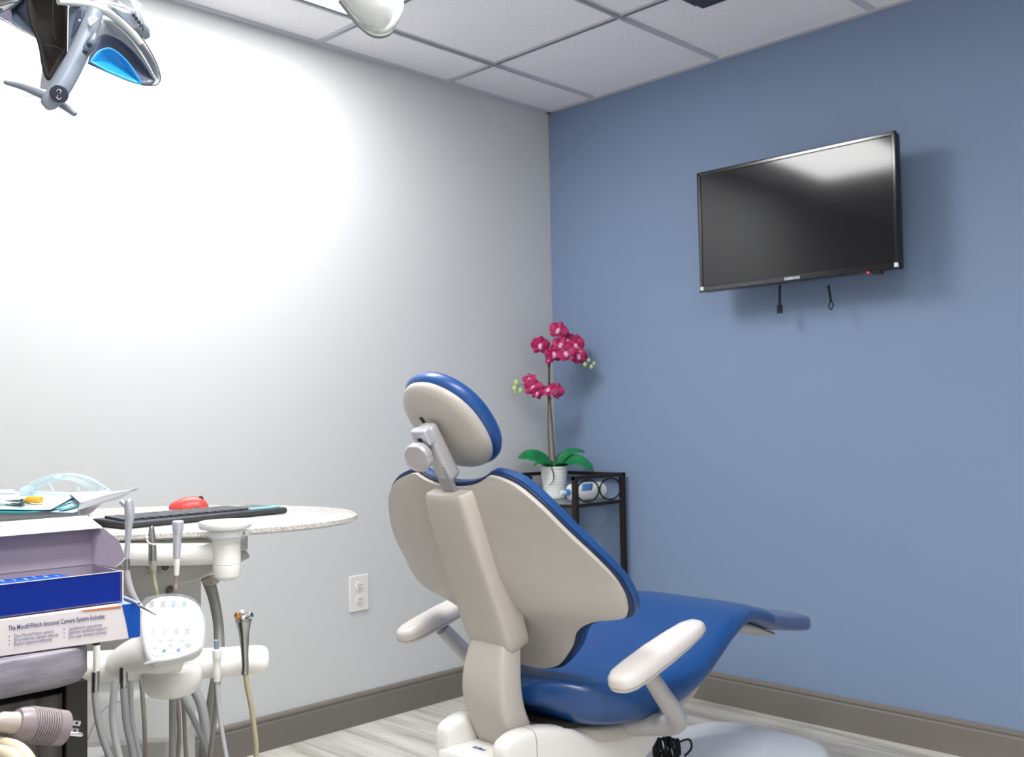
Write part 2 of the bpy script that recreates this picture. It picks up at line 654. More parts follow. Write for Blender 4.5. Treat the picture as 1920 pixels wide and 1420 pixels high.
def back_pt(u, v, grow=0.0, fwd=0.0):
    i = v * (len(WT) - 1)
    a = WT[int(i)]
    b = WT[min(int(i) + 1, len(WT) - 1)]
    t = i - int(i)
    z, w = a[0] + (b[0] - a[0]) * t, a[1] + (b[1] - a[1]) * t
    zc = .72
    w = max(w + grow, .001)
    z2 = z + grow * max(-1, min(1, (z - zc) / .2))
    wu = w * u
    # neck recess between the shoulders
    rec = max(0, min(1, (z - .86) / .09))
    z2 -= .030 * rec * (max(0, 1 - (abs(wu) / .125) ** 2.2)) ** .9
    x = XE(wu, z2)
    return V((x + fwd * .95, YC - wu, z2 + fwd * .30))


b = M().grid(lambda u, v: back_pt(u, v, -.007, -.020), 28, len(WT) - 1)
obj('backrest_shell', b, m_beige, ch, solid=.022, soff=-1 if True else 1, bevel=.007, seg=3)


def pad_grid(fn, nu, nv, thick):
    """closed cushion: front face is inflated"""
    b = M()
    def back(u, v):
        return fn(u, v, 0.0)
    def front(u, v):
        e = (1 - abs(u) ** 6) * (1 - abs(2 * v - 1) ** 8)
        return fn(u, v, thick * max(e, 0) ** .5)
    b.grid(back, nu, nv)
    b.grid(front, nu, nv)
    return b


obj('backrest_cushion', pad_grid(lambda u, v, h: back_pt(math.sin(u * math.pi / 2), v, .0, -.004 + h), 32, len(WT) - 1, .034), m_seat_dk, ch, sharp=80)
obj('cushion_edge', M().grid(lambda u, v: back_pt(u, v, -.002, -.009), 28, len(WT) - 1), mat('navy_piping', '14264F', 0.5), bpy.data.objects['backrest_cushion'], solid=.014, bevel=.004)

# spine cover: lofted U section, top (z .93) to collar (z .57)
sp = [(.914, .058, -1.710, .045), (.908, .066, -1.716, .055), (.86, .071, -1.702, .065), (.78, .073, -1.673, .07), (.70, .075, -1.640, .062), (.64, .076, -1.616, .058), (.60, .076, -1.600, .054), (.575, .075, -1.590, .052), (.548, .071, -1.577, .050), (.535, .064, -1.566, .045)]


def spine_ring(z, hw, x, dep, n=24, slope=.32):
    r = []
    for i in range(n):
        a = 2 * math.pi * i / n
        c, s = math.cos(a), math.sin(a)
        e = 2 / 6.5
        cx_ = math.copysign(abs(c) ** e, c)
        sy_ = math.copysign(abs(s) ** e, s)
        r.append(V((x + dep / 2 + .012 - cx_ * (dep / 2 + .012), YC + sy_ * hw, z - cx_ * .012)))
    return r


obj('spine_cover', M().loft([spine_ring(*q) for q in smoothtab(sp, 3)]), m_beige, ch, sharp=60)
lw = [(.565, .052, -1.580, .04), (.545, .060, -1.590, .045), (.50, .068, -1.602, .05), (.45, .072, -1.606, .05), (.40, .071, -1.598, .05), (.36, .069, -1.582, .05), (.30, .067, -1.552, .05)]
obj('lower_back_support', M().loft([spine_ring(*q) for q in smoothtab(lw, 3)]), m_beige, ch, sharp=60)
# dark slot printed at the post socket
obj('socket_slot', M().box((-1.660, YC - .034, .9150), (.012, .010, .002)), m_gap, ch)

# headrest
th = math.radians(40)
hu = V((-math.sin(th), 0, math.cos(th)))
hn = V((math.cos(th), 0, math.sin(th)))       # toward the patient
hy = V((0, -1, 0))
hc = onp(831, 803, 1, YC)
head = []


def egg(a, W, S):
    c, s = math.cos(a), math.sin(a)
    ex = 2 / 2.25
    w = math.copysign(abs(c) ** ex, c) * W
    q = math.copysign(abs(s) ** ex, s) * S
    return w * (1 - .10 * s * abs(s)), q


def egg_loft(levels, n=48):
    rings = []
    for W, S, h, bow in levels:
        r = []
        for i in range(n):
            w, q = egg(2 * math.pi * i / n, W, S)
            r.append(hc + hy * w + hu * q + hn * (h + bow * (w / .12) ** 2 * W / .12))
        rings.append(r)
    return M().loft(rings)


obj('headrest_shell', egg_loft([(.001, .001, -.012, 0), (.05, .056, -.011, 0), (.09, .10, -.007, .003), (.108, .1195, -.001, .005), (.113, .1245, .006, .006), (.113, .1245, .014, .006), (.10, .11, .016, .006), (.001, .001, .016, 0)]), m_beige, ch, sharp=70)
obj('headrest_cushion', egg_loft([(.001, .001, .012, 0), (.108, .119, .013, .006), (.117, .128, .017, .006), (.122, .133, .026, .006), (.122, .133, .036, .006), (.116, .127, .048, .006), (.10, .11, .057, .006), (.06, .07, .058, .004), (.03, .035, .057, .003), (.001, .001, .056, 0)]), mat('mid_blue_upholstery', '17488A', 0.38, bump=0.05, bscale=300, coat=0.2), ch, sharp=75)
# bracket on the rear of the headrest
kb = onp(800, 797, 1, YC) + hu * 0.0
bt = onp(793, 800, 1, YC)
bb = onp(842, 900, 1, YC)
bd = (bt - bb).normalized()
bx = V((bd.z, 0, -bd.x))
mid = (bt + bb) / 2
br_ = M()
L_ = (bt - bb).length
br_.box(mid + bx * .006, (.050, .040, L_), hy, bx, bd)
obj('headrest_bracket', br_, m_silver, ch, bevel=.014, seg=4)
obj('bracket_cap', M().box(bt - bd * .019 - bx * .012, (.050, .022, .040), hy, bx, bd), m_silver2, bpy.data.objects['headrest_bracket'], bevel=.005, seg=3)
obj('cap_window', M().box(bt - bd * .022 - bx * .0238, (.014, .002, .009), hy, bx, bd), mat('dark_green_window', '10200F', 0.5), bpy.data.objects['headrest_bracket'])
obj('bracket_slot', M().box(hc - hn * .0112 + hu * .020 - hy * .036, (.012, .046, .003), hy, hu, hn), m_gap, bpy.data.objects['headrest_shell'], bevel=.001)
obj('bracket_slot', M().box(hc - hn * .0108 - hu * .050 - hy * .020, (.004, .045, .003), hy, hu, hn), m_gap, bpy.data.objects['headrest_shell'])
kc = onp(786, 857, 1, YC)
kn = V((-.86, -.22, -.32)).normalized()
kpro = [(.001, .0), (.024, 0), (.028, .004)]
nk = 60
rings = []
for r, h in [(.012, -.035), (.024, -.012), (.031, -.010), (.034, -.004), (.034, .008), (.031, .013), (.0275, .014), (.027, .0125), (.001, .0135)]:
    e1, e2, e3 = frame(kn)
    ring = []
    for i in range(nk):
        a = 2 * math.pi * i / nk
        q = r * (1 - (.06 if r > .0305 else 0) * max(0, math.cos(4 * a)) ** 8)
        ring.append(kc + e1 * q * math.cos(a) + e2 * q * math.sin(a) + kn * h)
    rings.append(ring)
obj('tilt_knob', M().loft(rings), m_silver, ch, sharp=30)
pb = V((-1.684, YC, .905))
pt_ = V((-1.712, YC, .955))
obj('headrest_post', M().box((pb + pt_) / 2, (.040, .012, (pt_ - pb).length + .03), hy, V((1, 0, .3)).normalized(), (pt_ - pb).normalized()), mat('flat_grey_metal', '9A9DA0', 0.35, metal=0.5), ch, bevel=.001)

# seat cushion: stations along x = (x, halfwidth, ztop, zbottom)
ST = smoothtab([(-1.505, .03, .440, .410), (-1.495, .08, .455, .395), (-1.47, .13, .466, .385), (-1.43, .185, .468, .352), (-1.38, .218, .464, .337), (-1.30, .248, .458, .330), (-1.20, .270, .462, .341), (-1.10, .275, .479, .374), (-1.02, .268, .501, .414), (-.94, .257, .525, .454), (-.86, .245, .544, .482), (-.79, .232, .548, .492), (-.73, .222, .538, .482), (-.67, .215, .522, .463), (-.64, .211, .513, .453), (-.625, .200, .502, .458)], 4)


def seat_ring(x, hw, zt, zb, n=40, pz=2.8):
    r = []
    zm, hh = (zt + zb) / 2, (zt - zb) / 2
    for i in range(n):
        a = 2 * math.pi * i / n
        c, s = math.cos(a), math.sin(a)
        yy = math.copysign(abs(c) ** (2 / 5.0), c) * hw
        zz = math.copysign(abs(s) ** (2 / pz), s) * hh
        dish = -.018 * max(0, 1 - (yy / hw) ** 2) * (1 if s > 0 else 0) * max(0, min(1, (-.75 - x) / .3))
        r.append(V((x, YC + yy, zm + zz + dish)))
    return r


obj('seat_cushion', M().loft([seat_ring(*q) for q in ST]), m_seat, ch, sharp=80)
TC = smoothtab([(-.66, .204, .510, .462), (-.60, .203, .497, .441), (-.52, .201, .482, .425), (-.46, .199, .472, .414), (-.42, .197, .465, .408), (-.400, .190, .460, .410), (-.392, .170, .452, .418)], 3)
obj('toe_cover', M().loft([seat_ring(*q, pz=4.5) for q in TC]), mat('clouded_vinyl_cover', '4E5B86', 0.3, coat=0.5, bump=0.25, bscale=60), ch, sharp=80)
# pale under-frame below seat and legrest
uf = smoothtab([(-1.42, .12, .345, .290), (-1.33, .17, .342, .280), (-1.20, .20, .350, .285), (-1.10, .235, .396, .335), (-1.00, .22, .430, .388), (-.85, .20, .500, .460), (-.72, .18, .488, .450), (-.58, .16, .438, .415), (-.54, .15, .428, .410)], 4)
obj('seat_underframe', M().loft([seat_ring(*q) for q in uf]), m_beige, ch, sharp=70)
obj('seat_gap', M().box((-1.40, YC - .01, .347), (.12, .24, .012)), m_gap, ch)

# armrests (mirrored pair)
for sgn, lab in ((-1, 'near'), (1, 'far')):
    yw = YC + sgn * .362
    p0, p1 = V((-1.50, yw, .512)), V((-1.255, yw - sgn * .0, .578))
    ax = (p1 - p0).normalized()
    up = V((-ax.z, 0, ax.x))
    rings = []
    for t_, w_, h_ in [(-.052, .006, .008), (-.050, .018, .014), (-.040, .030, .019), (-.02, .0385, .022), (.02, .041, .0235), (.10, .041, .0235), (.18, .0385, .021), (.235, .034, .018), (.262, .025, .014), (.272, .012, .009), (.275, .003, .004)]:
        r = []
        for i in range(32):
            a = 2 * math.pi * i / 32
            c, s = math.cos(a), math.sin(a)
            zz = math.copysign(abs(s) ** .75, s) * h_ * 1.2
            if s < 0:
                zz *= .75
            r.append(p0 + ax * t_ + V((0, 1, 0)) * (math.copysign(abs(c) ** .7, c) * w_) + up * (zz + .006 * (t_ > .0) * 0))
        rings.append(r)
    ar = obj('armrest', M().loft(rings), mat('armrest_white', 'D3CDCA', 0.35, coat=0.15) if sgn < 0 else MATS['armrest_white'], ch, sharp=70)
    seam = M()
    rr = []
    for t_, w_ in [(-.0515, .010), (-.046, .024), (-.03, .0355), (0, .0405), (.06, .0412), (.14, .0402), (.21, .0365), (.25, .030), (.268, .018)]:
        rr.append((t_, w_))
    loop = [p0 + ax * t_ + V((0, w_, 0)) - up * .004 for t_, w_ in rr] + [p0 + ax * t_ - V((0, w_, 0)) - up * .004 for t_, w_ in rr[::-1]]
    seam.tube(loop + [loop[0]], .0009, 6, 3)
    obj('seam', seam, mat('seam_grey', '8E8984', 0.6) if sgn < 0 else MATS['seam_grey'], ar)
    a0 = V((-1.42, YC + sgn * .345, .508))
    a1 = V((-1.285, YC + sgn * .325, .372))
    a2 = V((-1.262, YC + sgn * .300, .345))
    a3 = V((-1.27, YC + sgn * .16, .318))
    obj('armrest_post', M().tube([a0, a0 + (a1 - a0) * .5, a1, a2, V((-1.262, YC + sgn * .25, .335)), a3], [.019, .021, .023, .025, .027, .028], 20, 6), m_silver, ar)

# lower casting that carries the back and the lift arms
cs = M()


def cast_ring(x, hw, zt, zb, p=5.0, n=36):
    r = []
    zm, hh = (zt + zb) / 2, (zt - zb) / 2
    for i in range(n):
        a = 2 * math.pi * i / n
        c, s = math.cos(a), math.sin(a)
        r.append(V((x, YC + math.copysign(abs(c) ** (2 / p), c) * hw, zm + math.copysign(abs(s) ** (2 / p), s) * hh)))
    return r


# side cheeks
for sgn in (-1, 1):
    rings = []
    for x, hw, yo, zt, zb in smoothtab([(-1.645, .012, .098, .325, .300), (-1.635, .024, .097, .348, .265), (-1.59, .031, .098, .362, .225), (-1.52, .034, .102, .360, .20), (-1.45, .036, .108, .346, .19), (-1.38, .036, .114, .318, .18), (-1.31, .035, .120, .298, .18), (-1.24, .033, .124, .297, .19), (-1.17, .030, .126, .316, .215), (-1.12, .026, .126, .338, .25), (-1.09, .014, .126, .340, .28)], 4):
        r = []
        zm, hh = (zt + zb) / 2, (zt - zb) / 2
        for i in range(28):
            a = 2 * math.pi * i / 28
            c, s = math.cos(a), math.sin(a)
            r.append(V((x, YC + sgn * (yo + math.copysign(abs(c) ** .45, c) * hw), zm + math.copysign(abs(s) ** .4, s) * hh)))
        rings.append(r)
    ck = obj('side_casting', M().loft(rings), m_white, ch, sharp=70)
    sq = []
    for i in range(33):
        a = 2 * math.pi * i / 32
        c, s_n = math.cos(a), math.sin(a)
        sq.append(V((-1.555, YC + sgn * (.0995 + math.copysign(abs(c) ** .45, c) * .0333), .289 + math.copysign(abs(s_n) ** .4, s_n) * .0735)))
    obj('casting_seam', M().tube(sq, .0010, 6, 1), MATS['seam_grey'], ck)
obj('rear_tray', M().box2((-1.642, YC - .09, .235), (-1.25, YC + .09, .305)), m_white, ch, bevel=.012, seg=3)
obj('rear_skirt', M().loft([cast_ring(x, w, a, b) for x, w, a, b in [(-1.652, .10, .295, .25), (-1.64, .115, .30, .215), (-1.55, .128, .30, .18), (-1.40, .138, .28, .15), (-1.28, .14, .27, .15), (-1.20, .135, .27, .19), (-1.15, .12, .28, .23)]]), m_white, ch, sharp=60)
lg = V((-1.612, YC + .004, .3055))
text('maker_mark', 'adec', lg + V((0, .02, 0)), V((0, -1, .0)), V((1, 0, 0)), .022, mat('blue_print_small', '3C5F96', .5), ch, shear=0)
# lift arms and base plate
la = M()
for sgn in (-1, 1):
    la.loft([cast_ring(x, .03, a, b) if False else [V((x, YC + sgn * .07 + yy, zz)) for yy, zz in ((-.03, b), (.03, b), (.03, a), (-.03, a))] for x, a, b in [(-1.36, .25, .17), (-1.18, .18, .06), (-1.10, .10, .03)]])
obj('lift_arm', la, m_white, ch, bevel=.01)


def plate_ring(s_, z):
    pts = []
    cxp, cyp = -.72, -1.22
    n = 64
    for i in range(n):
        a = 2 * math.pi * i / n
        c, s = math.cos(a), math.sin(a)
        px_ = math.copysign(abs(c) ** (2 / 4.5), c) * .43
        py_ = math.copysign(abs(s) ** (2 / 4.0), s) * .25
        pts.append(V((cxp + px_ * s_, cyp + py_ * (s_ * 1.0), z)))
    return pts


m_base_pl = mat('blue_white_base_cover', 'E8EAEC', 0.35, coat=0.2)
obj('base_plate', M().loft([plate_ring(1.0, 0.0), plate_ring(1.0, .028), plate_ring(.985, .042), plate_ring(.95, .053), plate_ring(.90, .058), plate_ring(.5, .064), plate_ring(.05, .066)]), m_base_pl, ch, sharp=60)
obj('base_hump', M().loft([[V((x, YC + yy * w, zz)) for yy, zz in [(-1, .05), (-.95, h * .6 + .02), (-.7, h), (0, h + .004), (.7, h), (.95, h * .6 + .02), (1, .05)]] for x, w, h in [(-1.12, .13, .075), (-.95, .15, .078), (-.80, .16, .078), (-.62, .15, .073), (-.48, .12, .064)]]), m_base_pl, ch, sharp=60)

# black coiled cable on the base plate
cb = thing('cable_bundle', onp(1245, 1410, 2, .11), 'black cable tied in a bundle on the chair base cover', 'cable')
c0 = onp(1250, 1404, 2, .124)
q = M()
pts = []
for i in range(150):
    a = i * .55
    w_ = .030 * math.cos(i * .083)
    rr = .010 + .024 * math.sqrt(max(0, 1 - (w_ / .034) ** 2)) + .003 * math.sin(i * 1.7)
    pts.append(c0 + V((.707, -.707, 0)) * w_ * 1.2 + V((.35, .35, 0)) * rr * math.cos(a) + V((0, 0, 1)) * rr * .9 * math.sin(a))
q.tube(pts, .0042, 6, 3)
obj('coil', q, m_blackm, cb)
q = M()
q.tube([c0 + V((-.0, 0, .0)), c0 + V((-.04, .03, -.03)), onp(1195, 1419, 2, .092), onp(1150, 1440, 2, .09)], .004, 6)
q.tube([c0 + V((0, 0, .01)), c0 + V((0, -.03, .02)), c0 + V((.03, -.055, .03)), c0 + V((.05, -.05, 0)), c0 + V((.03, -.04, -.02))], .0035, 6)
q.tube([c0 + V((0, 0, .02)), c0 + V((-.01, .01, .045)), c0 + V((-.02, .012, .05))], .003, 6)
obj('loose_end', q, m_blackm, cb)

# ------------------------------------------------------------------ corner shelf, orchid, bottle
sh = thing('corner_shelf', (-.17, -.2, 0), 'dark metal corner shelf with glass tiers', 'shelf')
ZT, X1, Y1 = .85, -.318, -.392
legs = [(-.03, Y1), (X1, Y1), (X1 - .06, -.03), (-.03, -.03)]
legs = [(-.03, Y1), (X1, Y1), (-.40, -.225), (-.40, -.03), (-.03, -.03)]
for lx, ly in legs:
    obj('leg', M().box2((lx - .010, ly - .010, 0), (lx + .010, ly + .010, ZT)), m_iron, sh, bevel=.001)
for k, z in enumerate((.745, .42, .12)):
    g = obj('glass_tier', M().prism([V((x_, y_, z - .004)) for x_, y_ in legs], V((0, 0, .006))), m_glass, sh)
    r_ = M()
    for a, b_ in zip(legs, legs[1:] + legs[:1]):
        a, b_ = V((a[0], a[1], z - .009)), V((b_[0], b_[1], z - .009))
        e = (b_ - a).normalized()
        r_.box((a + b_) / 2, ((b_ - a).length, .016, .014), e, V((0, 0, 1)).cross(e), V((0, 0, 1)))
    obj('rail', r_, m_iron, sh)
r_ = M()
for a, b_ in zip(legs, legs[1:] + legs[:1]):
    if a == legs[1] or a == (X1, Y1):
        continue
    a, b_ = V((a[0], a[1], ZT - .006)), V((b_[0], b_[1], ZT - .006))
    e = (b_ - a).normalized()
    r_.box((a + b_) / 2, ((b_ - a).length + .02, .018, .014), e, V((0, 0, 1)).cross(e), V((0, 0, 1)))
obj('top_rail', r_, m_iron, sh)
ringm = []


def iron_ring(c, e, rx, rz):
    q = M()
    q.tube([c + e * rx * math.cos(a * math.pi / 12) + V((0, 0, rz * math.sin(a * math.pi / 12))) for a in range(25)], .0035, 6, 1)
    obj('scroll_ring', q, m_iron, sh)


zm = (ZT - .012 + .742) / 2
for k in range(2):
    iron_ring(V((-.03 + (X1 + .03) * (.26 + .48 * k), Y1, zm)), V((1, 0, 0)), .066, .042)
for k in range(2):
    iron_ring(V((-.40, -.075 - .105 * k, zm)), V((0, 1, 0)), .050, .042)

# orchid
pc = V((-.172, -.150, .7475))
po = thing('potted_orchid', pc, 'potted magenta orchid on the corner shelf', 'plant')
prof = [(.001, 0), (.040, 0), (.042, .004), (.050, .066), (.0505, .068), (.052, .072), (.0565, .124), (.058, .127), (.0575, .131), (.053, .131), (.050, .110), (.001, .108)]
prof2 = []
for i, (r, h) in enumerate(prof):
    prof2.append((r, h))
ribs = [(.001, 0), (.040, 0), (.0425, .003)] + [((.0425 + .014 * h / .125) + .0008 * math.cos(h * 520), h) for h in [.006 + .003 * k for k in range(39)]] + [(.0585, .125), (.0585, .131), (.053, .131), (.050, .11), (.001, .109)]
obj('pot', M().lathe(ribs, pc, n=40), m_pot, po, sharp=60)
obj('soil', M().lathe([(.001, .108), (.051, .108), (.049, .116), (.001, .119)], pc), mat('moss', '2F4A22', 0.9, vary=.4, vscale=80), po)


def leaf(base, tip, ctrl, width, fold=.3, name='leaf', roll=0.0):
    base, tip, ctrl = V(base), V(tip), V(ctrl)

    def fn(u, v):
        p = base * (1 - v) ** 2 + ctrl * 2 * v * (1 - v) + tip * v * v
        t = ((ctrl - base) * 2 * (1 - v) + (tip - ctrl) * 2 * v).normalized()
        sd = t.cross(V((0, 0, 1)))
        sd = sd.normalized() if sd.length > .01 else V((1, 0, 0))
        up = sd.cross(t)
        sd, up = sd * math.cos(roll) + up * math.sin(roll), up * math.cos(roll) - sd * math.sin(roll)
        w = width * (math.sin(math.pi * min(1, .08 + .92 * v) ** .75) ** .7 if v < 1 else 0) + .002
        return p + sd * u * w + up * (abs(u) ** 1.3 * w * fold)
    return obj(name, M().grid(fn, 8, 14), m_green, po, solid=.0015, sharp=70)


def lp(px, py, dd=0.0):
    return at(px, py, (pc - CAM).dot(-ROT.col[2] if False else V((ROT[0][2], ROT[1][2], ROT[2][2])) * -1) + dd)


cen = pc + V((0, 0, .118))
leaf(cen, lp(971, 859, -.04), lp(1005, 846, -.03), .038, .2, roll=.75)
leaf(cen, lp(1097, 848, .03), lp(1062, 838, .02), .024, .3, roll=-.5)
leaf(cen, lp(1113, 884, -.05), lp(1080, 846, -.03), .034, .2, roll=-.6)
leaf(cen, lp(1000, 874, -.10), lp(1015, 862, -.07), .020, .2)
leaf(cen, lp(1070, 872, -.10), lp(1060, 862, -.05), .018, .2)
obj('root', M().tube([lp(1034, 876, -.055), lp(1038, 890, -.062), lp(1037, 903, -.056), lp(1028, 911, -.050)], [.003, .003, .002, .0012], 8), m_stem, po)
stem_pts = [lp(1040, 868), lp(1036, 810), lp(1031, 745), lp(1030, 690), lp(1033, 664), lp(1040, 640), lp(1060, 632)]
obj('stem', M().tube(stem_pts, [.0045, .004, .0035, .004, .003, .0025, .002], 8), m_stem, po)
obj('stem', M().tube([lp(1031, 868, -.01), lp(1028, 810, -.01), lp(1028, 742, -.01), lp(1028, 690, -.01), lp(1022, 664, -.01)], [.0035, .0035, .0035, .003, .002], 8), m_stem, po)
obj('twig', M().tube([lp(1028, 742), lp(1012, 728), lp(990, 722), lp(974, 722), lp(968, 734)], [.002, .002, .0015, .0012, .001], 6), m_stem, po)
obj('twig', M().tube([lp(1036, 680), lp(1042, 668), lp(1070, 655), lp(1094, 668), lp(1112, 684)], [.002, .002, .002, .0012, .001], 6), m_stem, po)
obj('twig', M().tube([lp(1029, 754), lp(1034, 748), lp(1040, 742)], [.0015] * 3, 6), m_stem, po)
camdir = (CAM - pc).normalized()


def petal(m_, c, d, side, nrm, ln, wd, cup):
    def fn(u, v):
        w = wd * math.sin(math.pi * (.06 + .90 * v)) ** .6
        return c + d * (ln * v) + side * (u * w) + nrm * (cup * (v * v) * ln * .6 - abs(u) ** 2 * w * .35)
    m_.grid(fn, 6, 6)


def flower(c, nrm, r, roll=0.0):
    nrm = nrm.normalized()
    ex, ey, _ = frame(nrm)
    if ey.z < 0:
        ex, ey = -ex, -ey
    ca, sa = math.cos(roll), math.sin(roll)
    ex, ey = ex * ca + ey * sa, ey * ca - ex * sa
    q = M()
    for ang, ln, wd, lift in ((90, 1.0, .42, 0), (18, 1.05, .62, .003), (162, 1.05, .62, .003), (-50, 1.0, .38, 0), (-130, 1.0, .38, 0)):
        a = math.radians(ang)
        d = ex * math.cos(a) + ey * math.sin(a)
        petal(q, c + nrm * lift, d, nrm.cross(d), nrm, r * ln, r * wd, random.uniform(-.1, .5))
    f = obj('flower', q, m_petal, po, solid=.0008, sharp=80)
    q = M()
    q.ball(c + nrm * .006 - ey * .005, r * .26, (1, 1.5, .8), 10, ex, ey, nrm)
    for sg in (-1, 1):
        petal(q, c + nrm * .004, (-ey * .75 + ex * sg * .5).normalized(), nrm, ex, r * .6, r * .28, .4)
    obj('lip', q, m_petal2, f, sharp=80)


FL = [(1047, 620, 0, 17), (1013, 648, -.02, 17), (1052, 648, -.03, 17), (1038, 664, -.04, 16), (1064, 640, .02, 17), (1061, 664, -.05, 17), (1080, 648, .0, 16), (1084, 668, -.02, 15), (1091, 672, .01, 13), (1079, 640, .03, 14), (1030, 676, -.02, 8),
      (1000, 727, -.02, 17), (993, 712, 0, 12), (1029, 732, -.03, 14), (1042, 733, .0, 15), (1007, 737, -.03, 12)]
for i, (px, py, dd, r) in enumerate(FL):
    n_ = camdir + V((random.uniform(-.6, .6), random.uniform(-.6, .6), random.uniform(-.35, .5)))
    flower(lp(px, py, dd), n_, r * 4.15 / F * 1.05, random.uniform(-.5, .5))
for px, py, r in ((968, 718, 5), (965, 729, 5), (976, 733, 4), (966, 735, 3), (1089, 661, 5), (1097, 683, 4), (1104, 676, 3), (1109, 688, 3.5), (1114, 682, 3)):
    obj('bud', M().ball(lp(px, py, -.01), r * 4.15 / F, (1, 1, 1.25), 10), m_bud, po)

# white squeeze bottle lying on the shelf
ba = onp(1073, 921, 1, -.30)
bbp = V((-.155, -.33, .7475 + .034))
b0 = V((-.325 + .06, -.33, .7475 + .034))
b0, b1 = V((-.272, -.318, .7835)), V((-.105, -.345, .7835))
bax = (b1 - b0).normalized()
bo = thing('squeeze_bottle', (b0 + b1) / 2 - V((0, 0, .034)), 'white bottle with blue cap lying on the corner shelf', 'bottle')
LB = (b1 - b0).length
obj('body', M().lathe([(.001, 0), (.012, 0), (.030, .008), (.0345, .020), (.0345, LB - .01), (.031, LB), (.016, LB + .001), (.014, LB - .003), (.001, LB - .003)], b0, bax, 32), m_pot, bo)
obj('collar', M().lathe([(.001, -.018), (.011, -.018), (.0135, -.016), (.0135, 0), (.012, .002), (.001, .003)], b0, bax, 24), mat('cap_blue', '2F86C8', .4), bo)
obj('nozzle', M().lathe([(.001, -.042), (.008, -.041), (.0095, -.034), (.0075, -.018), (.001, -.016)], b0, bax, 20), m_pot, bo)
e1, e2, e3 = frame(bax)
lbq = M()


def lab(u, v):
    a = math.radians(200 + 30 * u)
    return b0 + bax * (.040 + .055 * v + .012 * u) + (V((0, -math.cos(math.radians(35 + 28 * u)), math.sin(math.radians(35 + 28 * u))))) * .0352


obj('label', lbq.grid(lab, 8, 4), mat('label_blue', '4F7DB8', .5), bo, solid=.0004)

# ------------------------------------------------------------------ quartz work top, delivery unit
def loc2(lat, d, z):
    """camera-height plan coordinates: metres to the right and in front of the camera"""
    fw = V((-_z_row[0], -_z_row[1], 0)).normalized()
    rt = V((fw.y, -fw.x, 0))
    return V((CAM.x, CAM.y, 0)) + rt * lat + fw * d + V((0, 0, z))


_z_row = V((ROT[0][2], ROT[1][2], 0))
UP = V((0, 0, 1))
ZW = .898
du = thing('delivery_unit', loc2(-.62, 1.75, 0), 'white dental delivery unit with speckled oval work top and hanging hoses', 'dental unit')


def ell(cl, cd, a, b_, z, n=72, p=2.0):
    out = []
    for i in range(n):
        t_ = 2 * math.pi * i / n
        c, s = math.cos(t_), math.sin(t_)
        out.append(loc2(cl + math.copysign(abs(c) ** (2 / p), c) * a, cd + math.copysign(abs(s) ** (2 / p), s) * b_, z))
    return out


wt = [ell(-.70, 1.905, .392, .262, ZW - .015), ell(-.70, 1.905, .40, .27, ZW - .011), ell(-.70, 1.905, .40, .27, ZW - .004), ell(-.70, 1.905, .394, .264, ZW)]
obj('work_top', M().loft(wt), m_quartz, du, sharp=50)
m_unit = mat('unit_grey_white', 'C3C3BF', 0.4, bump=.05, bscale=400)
m_unit_s = mat('warm_grey_plastic', '9C9A90', 0.45)  # darker warm grey for frame, clamp, sleeve and small marks
# under-frame below the work top
q = M()
a, b_ = at(236, 1010, 1.70), at(392, 1008, 1.74)
a.z = b_.z = ZW - .027
e = (b_ - a).normalized()
q.box((a + b_) / 2, ((b_ - a).length + .10, .12, .020), e, UP.cross(e), UP)
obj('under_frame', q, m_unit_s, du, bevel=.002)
q = M()
c_ = at(452, 1016, 1.76)
q.box(c_ + V((0, 0, .004)), (.022, .03, .036), e, UP.cross(e), UP)
obj('frame_tab', q, m_silver, du, bevel=.003)


def slab(pts, d, th, shift=0.0):
    """rounded plate: outline seen from the front, pushed back by a real thickness"""
    fw = -V((_z_row[0], _z_row[1], 0)).normalized()
    P = [at(px, py, d) for px, py in pts]
    return M().prism(P, fw * th)


m_slotg = mat('slot_grey', '63625F', .6)
hs = obj('support_housing', slab([(150, 1058), (332, 1058), (332, 1200), (300, 1240), (150, 1240)], 1.74, .14), m_unit, du, bevel=.006)
obj('housing_wedge', slab([(326, 1048), (432, 1046), (440, 1062), (396, 1076), (374, 1089), (336, 1097), (326, 1097)], 1.735, .11), m_unit, du, bevel=.005)
obj('hand_slot', M().tube([at(314, 1115, 1.738), at(315, 1112, 1.738), at(318, 1107, 1.738), at(320, 1102, 1.738), at(321, 1099, 1.738)], [rp(2, 1.74), rp(5, 1.74), rp(6.5, 1.74), rp(5.5, 1.74), rp(2, 1.74)], 14, 3), m_slotg, hs)
obj('wedge_shadow_gap', M().tube([at(334, 1088, 1.736), at(356, 1066, 1.736)], rp(1.0, 1.74), 6, 1), m_slotg, hs)
# small rating marks on the housing
q = M()
for px, py, w_, h_ in ((278, 1066, 7, 2), (283, 1072, 10, 1.5), (295, 1063, 5, 1.5), (297, 1069, 8, 2), (299, 1074, 4, 1.5), (304, 1065, 4, 5), (311, 1066, 3, 2), (277, 1076, 8, 1.2)):
    q.box(at(px, py, 1.7385), (rp(w_, 1.74), .0012, rp(h_, 1.74)), e, UP.cross(e), UP)
obj('rating_mark', q, m_unit_s, hs)
q = M()
c_ = at(310, 1064, 1.738)
q.tube([c_ + e * rp(5, 1.74) * math.cos(k * math.pi / 6) + UP * rp(5, 1.74) * math.sin(k * math.pi / 6) for k in range(13)], .0012, 6, 1)
q.ball(c_, rp(2.4, 1.74), n=8)
obj('warning_symbol', q, mat('olive_mark', '5A5A2E', .6), hs)

